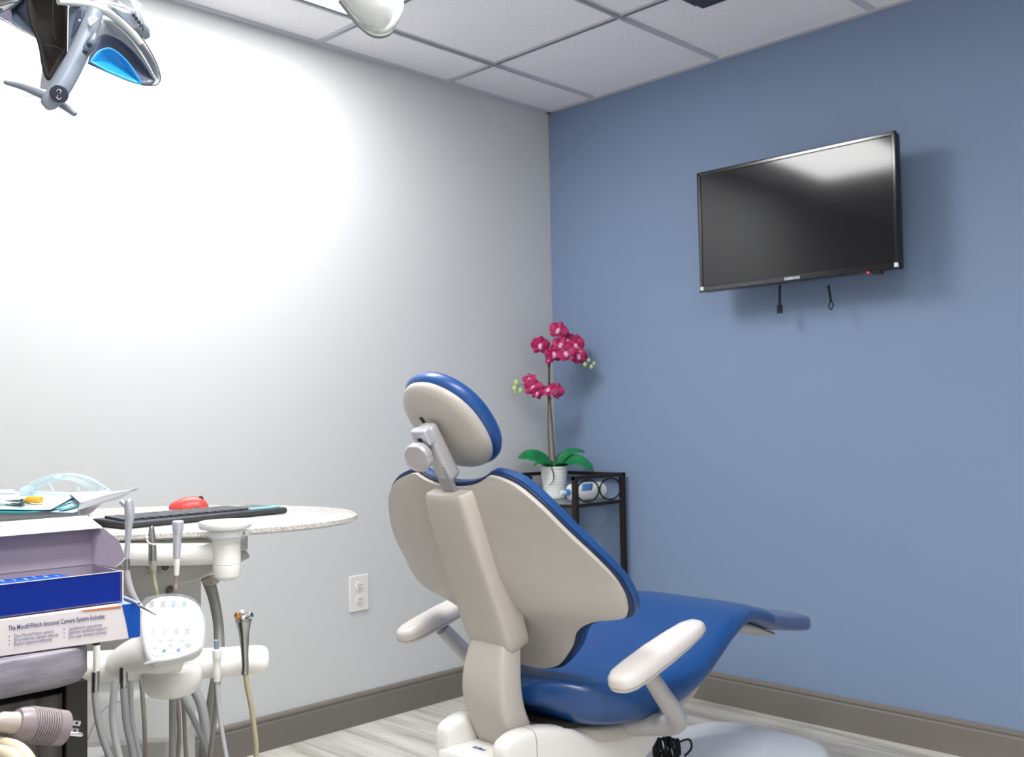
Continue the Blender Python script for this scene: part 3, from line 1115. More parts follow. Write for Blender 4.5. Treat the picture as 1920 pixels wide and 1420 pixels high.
# upper instrument bar with pivot and round control dish
obj('upper_bar', M().tube([at(140, 1038, 1.60), at(236, 1040, 1.60), at(330, 1040, 1.615), at(425, 1038, 1.63)], rp(21, 1.60), 28, 4), m_white, du)
pv = at(425, 1040, 1.62)
Rp = rp(25.5, 1.62)
z0 = at(425, 1085, 1.62).z - pv.z
z1 = at(425, 1008, 1.62).z - pv.z
pvo = obj('pivot_post', M().lathe([(.001, z0 - .004), (Rp * .62, z0 - .002), (Rp * .92, z0 + .004), (Rp, z0 + .012), (Rp, -.0165), (Rp * .975, -.016), (Rp * .975, -.0150), (Rp, -.0145), (Rp, z1 - .010), (Rp * .975, z1 - .0095), (Rp * .975, z1 - .0085), (Rp, z1 - .008), (Rp * 1.02, z1), (.001, z1)], pv, n=36), m_white, du, sharp=25)
zt = at(422, 984, 1.62).z - pv.z
obj('control_dish', M().lathe([(Rp * .98, z1 - .001), (Rp * 1.08, z1 + .008), (Rp * 1.35, z1 + .018), (Rp * 1.78, zt - .006), (Rp * 1.90, zt - .002), (Rp * 1.90, zt + .003), (Rp * 1.82, zt + .006), (.001, zt + .008)], pv + e * -.002, n=48), m_white, pvo, sharp=50)
q = M()
q.lathe([(Rp * 1.86, zt - .010), (Rp * 1.7, zt - .018), (Rp * 1.42, z1 + .016), (Rp * 1.3, z1 - .002), (Rp * 1.16, z1 - .004)], pv + V((.001, 0, 0)), n=22)
fr = obj('cover_film', q, m_glassy, pvo, sharp=5)
q = M()
q.tube([at(455, 1002, 1.60), at(459, 999, 1.60)], rp(2.2, 1.6), 8, 1)
obj('film_clip', q, m_steel, fr)

# lower instrument bar
def dl(px):
    return 1.40 + (px - 180) * .00028


bl = [at(px, py, dl(px)) for px, py in ((100, 1258), (180, 1250), (260, 1247), (340, 1246), (420, 1242), (480, 1238))]
RB = rp(27.5, 1.46)
bar = obj('lower_bar', M().tube(bl, RB, 32, 4), m_white, du)
bd_ = (bl[-1] - bl[-2]).normalized()
obj('end_cap', M().lathe([(RB, -.012), (RB * 1.005, 0), (RB * .97, .008), (RB * .86, .014), (RB * .6, .0175), (.001, .0185)], bl[-1], bd_, 36), m_white, bar, sharp=60)
q = M()
ec = at(493, 1233, dl(493) - .004)
q.box(ec, (.0015, .003, .010), bd_, UP.cross(bd_), UP)
obj('cap_slot', q, m_silver, bar)
dm = at(322, 1262, dl(322) - .01)
obj('pivot_dome', M().lathe([(.001, -.034), (.018, -.033), (.032, -.028), (.040, -.019), (.0425, -.008), (.041, .004), (.036, .012)], dm, UP, 40), m_white, bar, sharp=60)
obj('panel_neck', M().tube([at(215, 1250, 1.385), at(250, 1232, 1.38), at(300, 1222, 1.375), at(345, 1226, 1.385)], [.017, .024, .030, .024], 24, 5), m_white, bar)

# touch panel, tilted to face up and out
pl = [(272, 1133), (285, 1122), (300, 1117), (318, 1115.5), (336, 1116), (352, 1120), (366, 1127), (375, 1137), (380, 1152), (383, 1170), (382, 1190), (379, 1206), (373, 1217), (362, 1224), (345, 1229), (322, 1234), (300, 1239), (284, 1241), (276, 1234), (270, 1218), (266, 1200), (263, 1180), (262, 1160), (264, 1146)]


def pdep(px, py):
    return 1.325 + (1240 - py) * .00062 + (px - 322) * .0001


PN = (at(322, 1116, pdep(322, 1116)) - at(322, 1236, pdep(322, 1236))).cross(at(380, 1180, pdep(380, 1180)) - at(262, 1180, pdep(262, 1180))).normalized()
if PN.z < 0:
    PN = -PN
pan = obj('control_panel', M().prism([at(x_, y_, pdep(x_, y_)) - PN * .020 for x_, y_ in pl], PN * .020), mat('panel_white', 'CDCFD0', .3, coat=.3), du, bevel=.005, seg=3)
c0_ = at(322, 1178, pdep(322, 1178))
obj('key_field', M().prism([c0_ + (at(x_, y_, pdep(x_, y_)) - c0_) * .86 for x_, y_ in pl], PN * .0008), mat('key_field_white', 'D2D4D5', .3), pan, bevel=.0004)
m_key = mat('pale_key_print', '6C97B8', .5)
m_keyb = mat('blue_key_print', '2C66A8', .5)
m_keyg = mat('grey_key_print', '7A7C80', .5)
pe1 = (at(380, 1178, pdep(380, 1178)) - at(262, 1178, pdep(262, 1178))).normalized()
pe2 = PN.cross(pe1)


def keyring(px, py, r, mt, k=1):
    q = M()
    c = at(px, py, pdep(px, py)) + PN * .0012
    for j in range(k):
        o_ = c + pe2 * (j * r * 2.1 if True else 0)
        q.tube([o_ + pe1 * r * math.cos(i * math.pi / 6) + pe2 * r * .72 * math.sin(i * math.pi / 6) for i in range(13)], .0005, 5, 1)
    obj('key_symbol', q, mt, pan)


for k, px in enumerate((284, 305, 325, 345)):
    keyring(px, 1137.5 - k * .3, rp(3.4, 1.35), (m_keyg, m_keyg, m_key, m_key)[k], 2)
for k, px in enumerate((288, 309, 330, 351)):
    keyring(px, 1190 - k * .5, rp(3.2, 1.35), m_keyg, 2)
for px, py in ((291, 1216), (300, 1204), (320, 1212), (320, 1202), (341, 1203)):
    keyring(px, py, rp(2.4, 1.35), m_keyg)
for px, py in ((308, 1222), (335, 1220)):
    q = M()
    q.lathe([(.001, 0), (rp(3.6, 1.35), 0), (rp(3.4, 1.35), .0008), (.001, .001)], at(px, py, pdep(px, py)) + PN * .0009, PN, 16)
    obj('key_symbol', q, m_keyb, pan)
keyring(353, 1212, rp(3.8, 1.35), m_keyb)
# protective film draped over the panel
q = M()
fo = [(258, 1150), (262, 1137), (274, 1123)] + [(x_, y_) for x_, y_ in pl[2:9]] + [(386, 1160), (387, 1190), (383, 1212), (374, 1222), (350, 1232), (318, 1238), (288, 1246), (272, 1248), (275, 1238), (266, 1215), (260, 1190)]
q.prism([at(x_, y_, pdep(x_, y_)) + PN * .0030 for x_, y_ in fo], PN * .0004)
obj('cover_film', q, mat('panel_film', 'F4F8FB', 0.08, alpha=0.07), pan)
q = M()
q.tube([at(270, 1246, 1.32), at(290, 1240, 1.318), at(330, 1234, 1.32), at(372, 1219, 1.33)], [.0012, .0022, .0016, .0008], 8)
obj('film_fold', q, mat('film_edge', 'E9EEF2', .15, alpha=.6), pan)

# unit cabinet and column below
obj('column', slab([(190, 1230), (322, 1230), (322, 1500), (190, 1500)], 1.74, .14), m_unit, du, bevel=.012)
P_ = [at(x_, y_, 1.68) for x_, y_ in ((60, 1285), (330, 1285))]
fw_ = -V((_z_row[0], _z_row[1], 0)).normalized()
q = M()
cabtop = at(200, 1296, 1.66).z
cabbot = at(200, 1396, 1.66).z
a, b_ = at(70, 1300, 1.62), at(326, 1300, 1.66)
a.z = b_.z = (cabtop + cabbot) / 2
ee = (b_ - a).normalized()
q.box((a + b_) / 2 + fw_ * .09, ((b_ - a).length, .17, cabtop - cabbot), ee, UP.cross(ee), UP)
cabi = obj('water_cabinet', q, mat('unit_cabinet_white', 'D6D7D7', .35), du, bevel=.012, seg=3)
q = M()
q.tube([at(162, 1392, 1.605), at(183, 1345, 1.61), at(206, 1322, 1.615), at(226, 1316, 1.62)], .0009, 6, 4)
obj('cabinet_seam', q, m_unit_s, cabi)
q = M()
q.box2((du.location.x - .16, du.location.y - .12, 0), (du.location.x + .16, du.location.y + .14, .06))
obj('floor_foot', q, m_unit, du, bevel=.02)
colb = at(255, 1420, 1.81)
obj('floor_column', M().cyl(V((colb.x, colb.y, .03)), V((colb.x, colb.y, ZW - .04)), .05, n=28), m_unit, du)

# umbilical strap
q = M()
q.tube([at(389, 1084, 1.70), at(399, 1115, 1.69), at(408, 1160, 1.67), at(411, 1200, 1.65), at(410, 1240, 1.63), at(400, 1300, 1.62), at(380, 1420, 1.62), at(360, 1500, 1.65)], [.0115, .0095, .0085, .0085, .0085, .0085, .0085, .0085], 14, 5)
um = obj('umbilical_hose', q, mat('dark_grey_hose', '77746F', .45), du)
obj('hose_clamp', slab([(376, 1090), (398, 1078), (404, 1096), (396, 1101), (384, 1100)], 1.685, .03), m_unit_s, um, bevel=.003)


def hose(pts, r, mt, parent=du, name='hose', d=1.5):
    P = [at(p[0], p[1], p[2] if len(p) > 2 else d) for p in pts]
    return obj(name, M().tube(P, rp(r, d), 14, 6), mt, parent)


m_hose_l = mat('light_grey_hose', 'B4B6BA', .45)
hose([(216, 1262), (214, 1290), (211, 1343), (217, 1390), (226, 1430), (236, 1480)], 6.5, m_hose_l, d=1.53)
hose([(243, 1262), (245, 1290), (246, 1343), (255, 1390), (264, 1430), (272, 1480)], 5, m_hose, d=1.55)
hose([(264, 1262), (266, 1290), (270, 1343), (272, 1390), (273, 1430), (274, 1480)], 4.2, m_hose_b, d=1.50)
hose([(324, 1290), (324, 1340), (324, 1400), (322, 1480)], 7, m_hose, d=1.48)
hose([(332, 1290), (335, 1340), (336, 1380), (333, 1430), (330, 1480)], 4, m_hose_b, d=1.52)
hose([(336, 1285), (348, 1318), (368, 1360), (384, 1396), (393, 1430), (400, 1480)], 5.6, m_hose, d=1.50)
hose([(350, 1268), (364, 1292), (378, 1325), (385, 1370), (388, 1430), (390, 1480)], 9, m_hose, d=1.54)
hose([(340, 1290), (345, 1340), (347, 1390), (350, 1430), (352, 1480)], 4, m_hose_b, d=1.56)


# ------------------------------------------------------------------ handpieces (each can be lifted out)
def instrument(name, label, cat, spec, hose_pts=None, hr=4, hmat=None, hd=None, extra=None):
    d = spec['d']
    base = at(spec['pts'][-1][0], spec['pts'][-1][1], d)
    t = thing(name, base, label, cat)
    for nm, mt, pts in spec['parts']:
        q = M()
        q.tube([at(p[0], p[1], d + (p[3] if len(p) > 3 else 0)) for p in pts], [rp(p[2], d) for p in pts], 18, 4)
        obj(nm, q, mt, t, sharp=50)
    if hose_pts:
        q = M()
        q.tube([at(p[0], p[1], p[2] if len(p) > 2 else d) for p in hose_pts], rp(hr, d), 14, 6)
        obj('hose', q, hmat or m_hose, t)
    return t


d = 1.54
instrument('dental_handpiece', 'silver angled handpiece standing highest, in front of the keyboard', 'handpiece',
           dict(d=d, pts=[(236, 1070)], parts=[
               ('head', m_silver2, [(226, 940, 4), (231, 944, 5), (238, 950, 5)]),
               ('body', m_silver2, [(241, 936, 4), (241.5, 940, 7.5), (242, 950, 8.5), (243, 962, 9), (242.5, 972, 8), (241, 990, 6.5), (240, 1010, 5.5), (238, 1035, 5), (237, 1050, 5.5), (237, 1070, 6.5)]),
               ('collar', m_steel, [(237, 1048, 6.2), (237, 1068, 7)])]),
           [(237, 1066), (240, 1085), (248, 1112), (262, 1138), (278, 1158, d - .06), (300, 1175, d + .02), (310, 1260, d + .05)], 5.6, m_hose_l)
t = instrument('dental_handpiece', 'dark steel pointed handpiece with a thin hook, between two silver handpieces', 'handpiece',
               dict(d=d + .01, pts=[(286, 1075)], parts=[
                   ('body', m_steel, [(283.5, 987, 2.5), (284, 990, 4.5), (284.5, 1000, 6), (285, 1012, 7), (286, 1030, 7.4), (286, 1055, 7.6), (287, 1066, 6)]),
                   ('sleeve', m_unit_s, [(286, 1052, 7.8), (287, 1064, 7), (288, 1072, 4.5)])]),
               [(288, 1068), (290, 1090), (294, 1112), (297, 1150, d + .03), (300, 1200, d + .08)], 3.6, m_hose_t)
q = M()
q.tube([at(x_, y_, d + dd) for x_, y_, dd in ((275, 1009, -.01), (276, 1014, -.012), (280, 1019, -.016), (288, 1021, -.018), (296, 1020, -.012))], [.0012] * 5, 8)
q.ball(at(275, 1008, d - .01), .0030, n=12)
obj('hook', q, m_pot, t)
instrument('dental_handpiece', 'matt silver straight handpiece with a flared round top', 'handpiece',
           dict(d=d + .01, pts=[(331, 1075)], parts=[
               ('body', m_silver2, [(333.5, 977, 9), (333.5, 979, 10.8), (333.5, 990, 10.4), (333, 999, 8.8), (332.8, 1003, 7.8), (332, 1020, 7.8), (331.5, 1038, 6.8), (331.5, 1046, 6.8)]),
               ('sleeve', m_white, [(331.5, 1047, 5.8), (331.5, 1060, 5.4), (331, 1079, 4.4)])]),
           [(331, 1078), (330, 1095), (329, 1115), (328, 1160, d + .05), (326, 1220, d + .1)], 3.8, m_hose_b)
d = 1.355
instrument('dental_handpiece', 'white and steel handpiece beside the right end of the grey counter', 'handpiece',
           dict(d=d, pts=[(181, 1296)], parts=[
               ('body', m_white, [(181, 1208, 6.5), (181, 1230, 6.4), (181, 1258, 5.8)]),
               ('collar', m_blackm, [(181, 1205, 6.8), (181, 1209, 6.8)]),
               ('connector', m_steel, [(179, 1259, 6), (179, 1262, 7.5), (178.5, 1285, 7.2), (178, 1297, 6.6)])]),
           [(178, 1294), (180, 1325), (187, 1365), (198, 1400), (210, 1430), (220, 1470)], 6.3)
instrument('dental_handpiece', 'short steel handpiece connector hanging below the white bar, left of the control panel', 'handpiece',
           dict(d=d + .01, pts=[(232, 1292)], parts=[
               ('connector', m_steel, [(231.5, 1250, 6.4), (231.5, 1252, 8), (231.5, 1276, 8), (231.5, 1284, 6.6), (231.5, 1292, 6.2)])]),
           [(232, 1290), (234, 1320), (238, 1360), (247, 1400), (254, 1440), (258, 1480)], 7)
d = 1.428
t = instrument('saliva_ejector', 'white suction valve with grey tip in the lower bar', 'suction valve',
               dict(d=d, pts=[(407, 1278)], parts=[
                   ('tip', mat('slate_grey_tip', '7F8C9C', .4), [(406, 1201, 4), (406, 1203, 5), (406.5, 1222, 4.8)]),
                   ('body', m_white, [(407, 1217, 6), (407, 1219, 8.8), (407, 1233, 8.6), (407, 1240, 7), (407, 1247, 6.4), (407, 1256, 6.8), (407, 1264, 7.4), (407, 1278, 6.2)])]),
               [(407, 1276), (409, 1310), (413, 1350), (420, 1395), (426, 1430), (432, 1480)], 4.2, m_hose_l)
obj('hose', M().tube([at(x_, y_, dd) for x_, y_, dd in ((406, 1276, 1.44), (406, 1310, 1.45), (403, 1345, 1.45), (398, 1385, 1.45), (392, 1430, 1.46), (386, 1480, 1.47))], rp(4.6, 1.44), 12), m_hose_b, t)
d = 1.415
t = instrument('air_water_syringe', 'chrome air and water syringe with two buttons near the bar end', 'syringe',
               dict(d=d, pts=[(459, 1264)], parts=[
                   ('body', m_steel, [(457, 1149, 6), (456.5, 1152, 12), (456.5, 1158, 15), (456.5, 1165, 15), (457, 1176, 12), (457.5, 1188, 9.6), (458, 1205, 8.4), (459, 1230, 6.6), (459.5, 1250, 6.4), (458.5, 1264, 7)])]),
               [(460, 1262), (464, 1290), (471, 1325), (477, 1370), (480, 1400), (480, 1440), (479, 1480)], 5, m_hose_t)
obj('tip_base', M().ball(at(454, 1149, d - .006), rp(6, d), (1, 1, .8), 14), m_silver2, t)
obj('air_button', M().cyl(at(449, 1156, d - .008), at(442, 1153, d - .012), rp(5.4, d), n=16), mat('brass_button', 'C08A4A', .25, metal=.9), t, bevel=.0006)
obj('water_button', M().cyl(at(464, 1157, d - .008), at(472, 1153, d - .012), rp(5.4, d), n=16), m_chrome, t, bevel=.0006)

# ------------------------------------------------------------------ keyboard and mouse
KF = loc2(-.436, 1.935, ZW)
kd = (loc2(-.67, 1.668, ZW) - KF).normalized()          # toward the left end
kr = UP.cross(kd)
if (kr - (KF - CAM)).length < 0 or kr.dot(KF - CAM) < 0:
    kr = -kr
KL, KD, KH = .332, .118, .0105
kb_ = thing('keyboard', KF + kd * KL / 2, 'black keyboard with touchpad on the oval work top', 'keyboard')
kt = (UP + kr * -.03).normalized()
obj('case', M().box(KF + kd * KL / 2 + kr * KD / 2 + UP * (KH / 2 + .001), (KL, KD, KH), kd, kr, UP), mat('keyboard_charcoal', '3A3C40', .45), kb_, bevel=.003, seg=2)
kz = ZW + KH + .001
obj('key_deck', M().box(KF + kd * KL / 2 + kr * KD / 2 + UP * (KH + .0012), (KL - .008, KD - .008, .001), kd, kr, UP), mat('keyboard_deck', '55585E', .4), kb_)
m_keycap = mat('key_cap', '44474E', .45)
for r_i in range(5):
    for c_i in range(14):
        wk = .0155
        q = M()
        c = KF + kd * (KL - .014 - c_i * .0178 - r_i * .0025) + kr * (.020 + r_i * .0178) + UP * (KH + .004)
        q.box(c, (wk, .0150, .0042), kd, kr, UP)
        obj('key', q, m_keycap, kb_, bevel=.0008, seg=1)
obj('touchpad', M().box(KF + kd * .044 + kr * .070 + UP * (KH + .0025), (.070, .055, .0014), kd, kr, UP), mat('touchpad_dark', '4A4D50', .3), kb_, bevel=.001)
obj('touchpad_frame', M().box(KF + kd * .044 + kr * .070 + UP * (KH + .0018), (.080, .064, .0014), kd, kr, UP), m_black, kb_, bevel=.001)
m_turq = mat('turquoise_strip', '6FD0C8', .45)
obj('button_strip', M().box(KF + kd * .042 + kr * .022 + UP * (KH + .0026), (.066, .022, .0022), kd, kr, UP), m_turq, kb_, bevel=.001)

mo_ = at(353, 947, 2.05)
mo_.z = ZW + .0015
ms = thing('computer_mouse', mo_, 'red computer mouse behind the keyboard', 'mouse')
md = loc2(1, 0, 0) - loc2(0, 0, 0)
md = (md * 1.0 + (loc2(0, 1, 0) - loc2(0, 0, 0)) * .35).normalized()
mside = UP.cross(md)
rg_ = []
for t_, w_, h_ in [(-.038, .003, .004), (-.035, .015, .010), (-.024, .021, .016), (-.008, .023, .022), (.010, .023, .024), (.024, .021, .020), (.035, .016, .012), (.039, .004, .005)]:
    rg_.append([mo_ + UP * .003 + md * t_ + mside * (w_ * math.cos(a * math.pi / 12)) + UP * (h_ * max(math.sin(a * math.pi / 12), -.12)) for a in range(24)])
obj('shell', M().loft(rg_), mat('coral_red', 'DC4A45', .35), ms, sharp=60)
rg_ = []
for t_, w_, h_ in [(-.037, .008, .005), (-.016, .0225, .008), (.016, .024, .009), (.037, .011, .006)]:
    rg_.append([mo_ + UP * .002 + md * t_ + mside * (w_ * math.cos(a * math.pi / 12)) + UP * (h_ * max(math.sin(a * math.pi / 12), -.15)) for a in range(24)])
obj('base', M().loft(rg_), m_black, ms, sharp=60)
obj('scroll_wheel', M().cyl(mo_ + md * .024 + UP * .020 - mside * .003, mo_ + md * .024 + UP * .020 + mside * .003, .006), m_black, ms)

# ------------------------------------------------------------------ tray with bibs, sheet, goggles, bib clip
TZ = .953


def onz(px, py, z):
    return onp(px, py, 2, z)


tr = thing('instrument_tray', loc2(-.95, 1.5, TZ - .02), 'grey tray on a post behind the open blue box', 'tray')
tp = [onz(-90, 966, TZ), onz(150, 958, TZ), onz(168, 952, TZ), onz(200, 927, TZ), onz(190, 922, TZ), onz(-160, 928, TZ)]
obj('tray_plate', M().prism([p - UP * .012 for p in tp], UP * .012), m_silver, tr, bevel=.004)
a = onz(158, 950, TZ)
obj('post', M().cyl(V((a.x, a.y, TZ - .012)) + V((-.05, .05, 0)) * 0, V((a.x, a.y, .80)), rp(9, 1.5), n=24), m_silver2, tr)
obj('post_arm', M().tube([V((a.x, a.y, .81)), V((a.x + .05, a.y + .03, .80)), loc2(-.70, 1.70, .815)], .012, 14), m_silver2, tr)
bib = thing('dental_bib', loc2(-.95, 1.45, TZ), 'folded pale blue paper bib with teal edges on the tray', 'bib')


def sheet(outline, z0, th, mt, name, parent, wave=0.0):
    q = M()
    q.prism([onz(x_, y_, z0) for x_, y_ in outline], UP * th)
    return obj(name, q, mt, parent)


def wavy(front, back, mt, name, parent, n=24, solid=.0008):
    """sheet between two edges given as (px, py, z) lists"""
    f_ = smoothtab(front, 6)
    b2 = smoothtab(back, 6)

    def fn(u, v):
        t_ = (u + 1) / 2
        i = t_ * (len(f_) - 1)
        j = t_ * (len(b2) - 1)
        fa, fb = f_[int(i)], f_[min(int(i) + 1, len(f_) - 1)]
        ba_, bb_ = b2[int(j)], b2[min(int(j) + 1, len(b2) - 1)]
        A = onz(fa[0] + (fb[0] - fa[0]) * (i - int(i)), fa[1] + (fb[1] - fa[1]) * (i - int(i)), fa[2] + (fb[2] - fa[2]) * (i - int(i)))
        Bq = onz(ba_[0] + (bb_[0] - ba_[0]) * (j - int(j)), ba_[1] + (bb_[1] - ba_[1]) * (j - int(j)), ba_[2] + (bb_[2] - ba_[2]) * (j - int(j)))
        return A + (Bq - A) * v
    return obj(name, M().grid(fn, n, 5), mt, parent, solid=solid, sharp=60)


wavy([(-60, 960, TZ + .001), (20, 963, TZ + .001), (80, 960, TZ + .001), (135, 961, TZ + .001), (148, 956, TZ + .001)], [(-80, 930, TZ + .001), (60, 927, TZ + .001), (150, 930, TZ + .001), (185, 932, TZ + .001)], m_bib, 'bottom_layer', bib)
wavy([(-60, 959, TZ + .003), (20, 961.5, TZ + .003), (60, 960.5, TZ + .004), (92, 957, TZ + .003)], [(-80, 940, TZ + .0025), (60, 935, TZ + .0025), (95, 935, TZ + .0025), (110, 940, TZ + .0025)], m_teal, 'teal_layer', bib)
wavy([(-60, 955, TZ + .006), (10, 955, TZ + .0055), (60, 956, TZ + .006), (93, 955, TZ + .006), (97, 954, TZ + .006)], [(-80, 924, TZ + .005), (60, 922, TZ + .005), (120, 923, TZ + .005), (145, 928, TZ + .005)], m_bib, 'top_layer', bib)
wavy([(97, 954, TZ + .005), (110, 950, TZ + .006), (128, 943, TZ + .006)], [(105, 953, TZ + .003), (122, 948, TZ + .003), (140, 941, TZ + .003)], m_teal, 'teal_fold', bib, 10)
wavy([(110, 958.5, TZ + .0022), (128, 954, TZ + .004), (143, 949, TZ + .005)], [(112, 955.5, TZ + .0022), (130, 951, TZ + .004), (146, 944, TZ + .005)], m_teal, 'teal_fold', bib, 10)

pp = thing('paper_sheet', onz(190, 940, TZ), 'white paper sheet with a raised corner lying on the tray', 'paper')
wavy([(150, 942.5, TZ + .012), (185, 933, TZ + .018), (222, 924, TZ + .026), (262, 915, TZ + .034)], [(130, 925, TZ + .008), (160, 922, TZ + .012), (200, 921.5, TZ + .016), (232, 921.5, TZ + .0195)], m_paperw, 'top_face', pp)
q = M()
q.prism([onz(150, 942.5, TZ + .0115), onz(262, 915.2, TZ + .0335), onz(226, 935, TZ + .018), onz(146, 957, TZ + .002)], V((.0006, .0006, 0)))
obj('folded_side', q, mat('paper_shade_side', 'D9DADF', .7), pp)
q = thing('paper_sheet', onz(5, 925, TZ), 'white paper corner rising at the left end of the tray', 'paper')
wavy([(-60, 928, TZ + .0065), (-10, 926, TZ + .0065), (30, 925, TZ + .0065)], [(-60, 920, TZ + .010), (-10, 919, TZ + .010), (26, 918, TZ + .010)], m_paperw, 'sheet', q, 10)

# safety goggles
gz = TZ + .0075
gd = (onz(120, 924, gz) - CAM).dot(-V((ROT[0][2], ROT[1][2], ROT[2][2])))
gg = thing('safety_goggles', onz(120, 926, gz), 'clear plastic safety goggles resting on the pale blue bib', 'goggles')
outer = [(38, 927), (45, 917), (60, 906), (80, 897), (100, 891.5), (125, 889.5), (150, 892), (172, 899), (192, 911), (201, 919), (204, 927)]
inner = [(60, 927), (66, 920), (78, 911), (92, 905), (105, 900), (125, 899), (140, 902), (155, 908), (170, 917), (180, 924), (184, 929)]


def band(fn_o, fn_i, bulge, d0):
    O, I = smoothtab(fn_o, 4), smoothtab(fn_i, 4)

    def fn(u, v):
        k = int(round((u + 1) / 2 * (len(O) - 1)))
        t_ = (u + 1) / 2
        o_, i_ = O[k], I[k]
        dd = d0 - bulge * math.sin(math.pi * t_) + .012 * math.sin(math.pi * v)
        return at(o_[0] + (i_[0] - o_[0]) * v, o_[1] + (i_[1] - o_[1]) * v, dd)
    return M().grid(fn, len(O) - 1, 5)


obj('lens', band(outer, inner, .05, gd), m_goggle, gg, solid=.0018, sharp=60)
gd = (onz(120, 924, gz) - CAM).dot(-V((ROT[0][2], ROT[1][2], ROT[2][2]))) - .02
m_gog2 = mat('clear_plastic_rim', 'E8F7FA', .08, alpha=.55)
obj('rim', M().tube([at(x_, y_, gd + .02 - .05 * math.sin(math.pi * i / 10)) for i, (x_, y_) in enumerate(outer)], .0018, 8, 4), m_gog2, gg)
obj('rim', M().tube([at(x_, y_, gd + .02 - .05 * math.sin(math.pi * i / 10)) for i, (x_, y_) in enumerate(inner)], .0014, 8, 4), m_gog2, gg)
obj('temple', M().tube([at(56, 924, gd), at(80, 924, gd), at(110, 927, gd), at(140, 928, gd), at(185, 925, gd + .01)], [.003, .0025, .002, .0022, .003], 8), m_gog2, gg)
obj('temple', M().tube([at(90, 904, gd), at(96, 913, gd), at(100, 921, gd)], .0016, 8), m_gog2, gg)
obj('hinge', M().ball(at(52, 919, gd), .010, (1.3, .6, .7), 12), m_gog2, gg)
obj('hinge', M().ball(at(194, 922, gd), .010, (1.3, .6, .7), 12), m_gog2, gg)
obj('vent', M().ball(at(112, 895, gd - .03), .006, (1.6, .6, .6), 12), m_gog2, gg)
obj('nose_pad', M().ball(at(148, 918, gd - .01), .004, (1, .6, 1), 10), m_gog2, gg)

# bib clip with yellow sleeve
bz_ = TZ + .0085
bc = thing('bib_clip', onz(60, 944, bz_), 'metal bib clip with yellow sleeve and beaded chain on the bib', 'bib clip')
obj('sleeve', M().tube([onz(48, 938.5, bz_ + .004), onz(52, 938.4, bz_ + .004), onz(74, 937.7, bz_ + .004), onz(77, 937.7, bz_ + .004)], [.0042, .0058, .0058, .0048], 16, 1), mat('yellow_rubber', 'E5A82E', .4), bc)
obj('jaw', M().loft([[onz(8, 940.2, bz_ + .001), onz(8, 938.8, bz_ + .002), onz(8.5, 939.5, bz_ + .003)], [onz(30, 941.5, bz_ + .001), onz(30, 935, bz_ + .003), onz(31, 938, bz_ + .007)], [onz(48, 941, bz_ + .001), onz(48, 936, bz_ + .003), onz(48, 938, bz_ + .008)]]), m_steel, bc)
obj('rivet', M().ball(onz(41, 938, bz_ + .007), .0022, n=8), m_black, bc)
q = M()
for i in range(34):
    t_ = i / 33
    q.ball(onz(8 + 70 * t_, 944.5 + 1.6 * math.sin(t_ * 9), bz_), .00135, n=6)
ch_ = obj('beaded_chain', q, m_steel, bc, weld=False)
ch_['kind'] = 'stuff'
q = M()
for k in range(5):
    cc = onz(-4 + k * 3, 945 + (k % 2) * 1.5, bz_)
    q.tube([cc + V((.004 * math.cos(a * math.pi / 5), .004 * math.sin(a * math.pi / 5), 0)) for a in range(11)], .0008, 5, 1)
obj('link', q, m_steel, bc, weld=False)

# ------------------------------------------------------------------ counter, cabinet, boxes
CZ = .860
cr = onz(178, 1209, CZ)           # front right corner of the counter
CXR, CYF = cr.x, cr.y
ct = thing('countertop', (CXR - .35, CYF + .25, CZ - .037), 'thick grey laminate countertop with rounded corner under the boxes', 'countertop')
rr_ = .022
pts = [(CXR - .95, CYF)]
for k in range(7):
    a = -math.pi / 2 + k * math.pi / 12
    pts.append((CXR - rr_ + rr_ * math.cos(a), CYF + rr_ + rr_ * math.sin(a)))
pts += [(CXR, CYF + .52), (CXR - .95, CYF + .52)]
q = M()
rings = []
for ins, z in ((.012, -.0375), (.004, -.034), (.0, -.026), (0, -.004), (.0012, -.001), (.004, 0)):
    rings.append([V((x_ - (ins if x_ > CXR - .9 else 0), y_ + (ins if y_ < CYF + .1 else 0), CZ + z)) for x_, y_ in pts])
obj('slab', M().loft(rings), m_counter, ct, sharp=50)
cbn = thing('base_cabinet', (CXR - .35, CYF + .25, 0), 'dark wood grain cabinet below the grey countertop', 'cabinet')
cxr = onp(160, 1350, 1, CYF + .025).x
obj('side_panel', M().box2((cxr - .020, CYF + .020, .0), (cxr, CYF + .50, CZ - .0375)), mat('cabinet_black_edge', '1A1717', .5), cbn)
obj('carcass', M().box2((CXR - .92, CYF + .045, .0), (cxr - .020, CYF + .50, CZ - .0375)), m_gap, cbn)
dr_ = obj('door', M().box2((CXR - .60, CYF + .024, .10), (cxr - .0245, CYF + .043, CZ - .046)), m_wood, cbn, bevel=.001)
obj('door', M().box2((CXR - .91, CYF + .024, .10), (CXR - .604, CYF + .043, CZ - .046)), m_wood, cbn, bevel=.001)
obj('edge_strip', M().cyl((cxr - .0235, CYF + .026, .10), (cxr - .0235, CYF + .026, CZ - .046), .0022), m_wood, cbn)


# camera-system box, lower
def boxframe(px_r, py_r, z, px_l, py_l):
    A = onz(px_r, py_r, z)
    Bp = onz(px_l, py_l, z)
    e1 = (Bp - A)
    e1.z = 0
    e1 = e1.normalized()            # toward the left
    e2 = V((e1.y, -e1.x, 0))
    if e2.dot(A - CAM) < 0:
        e2 = -e2
    return A, e1, e2


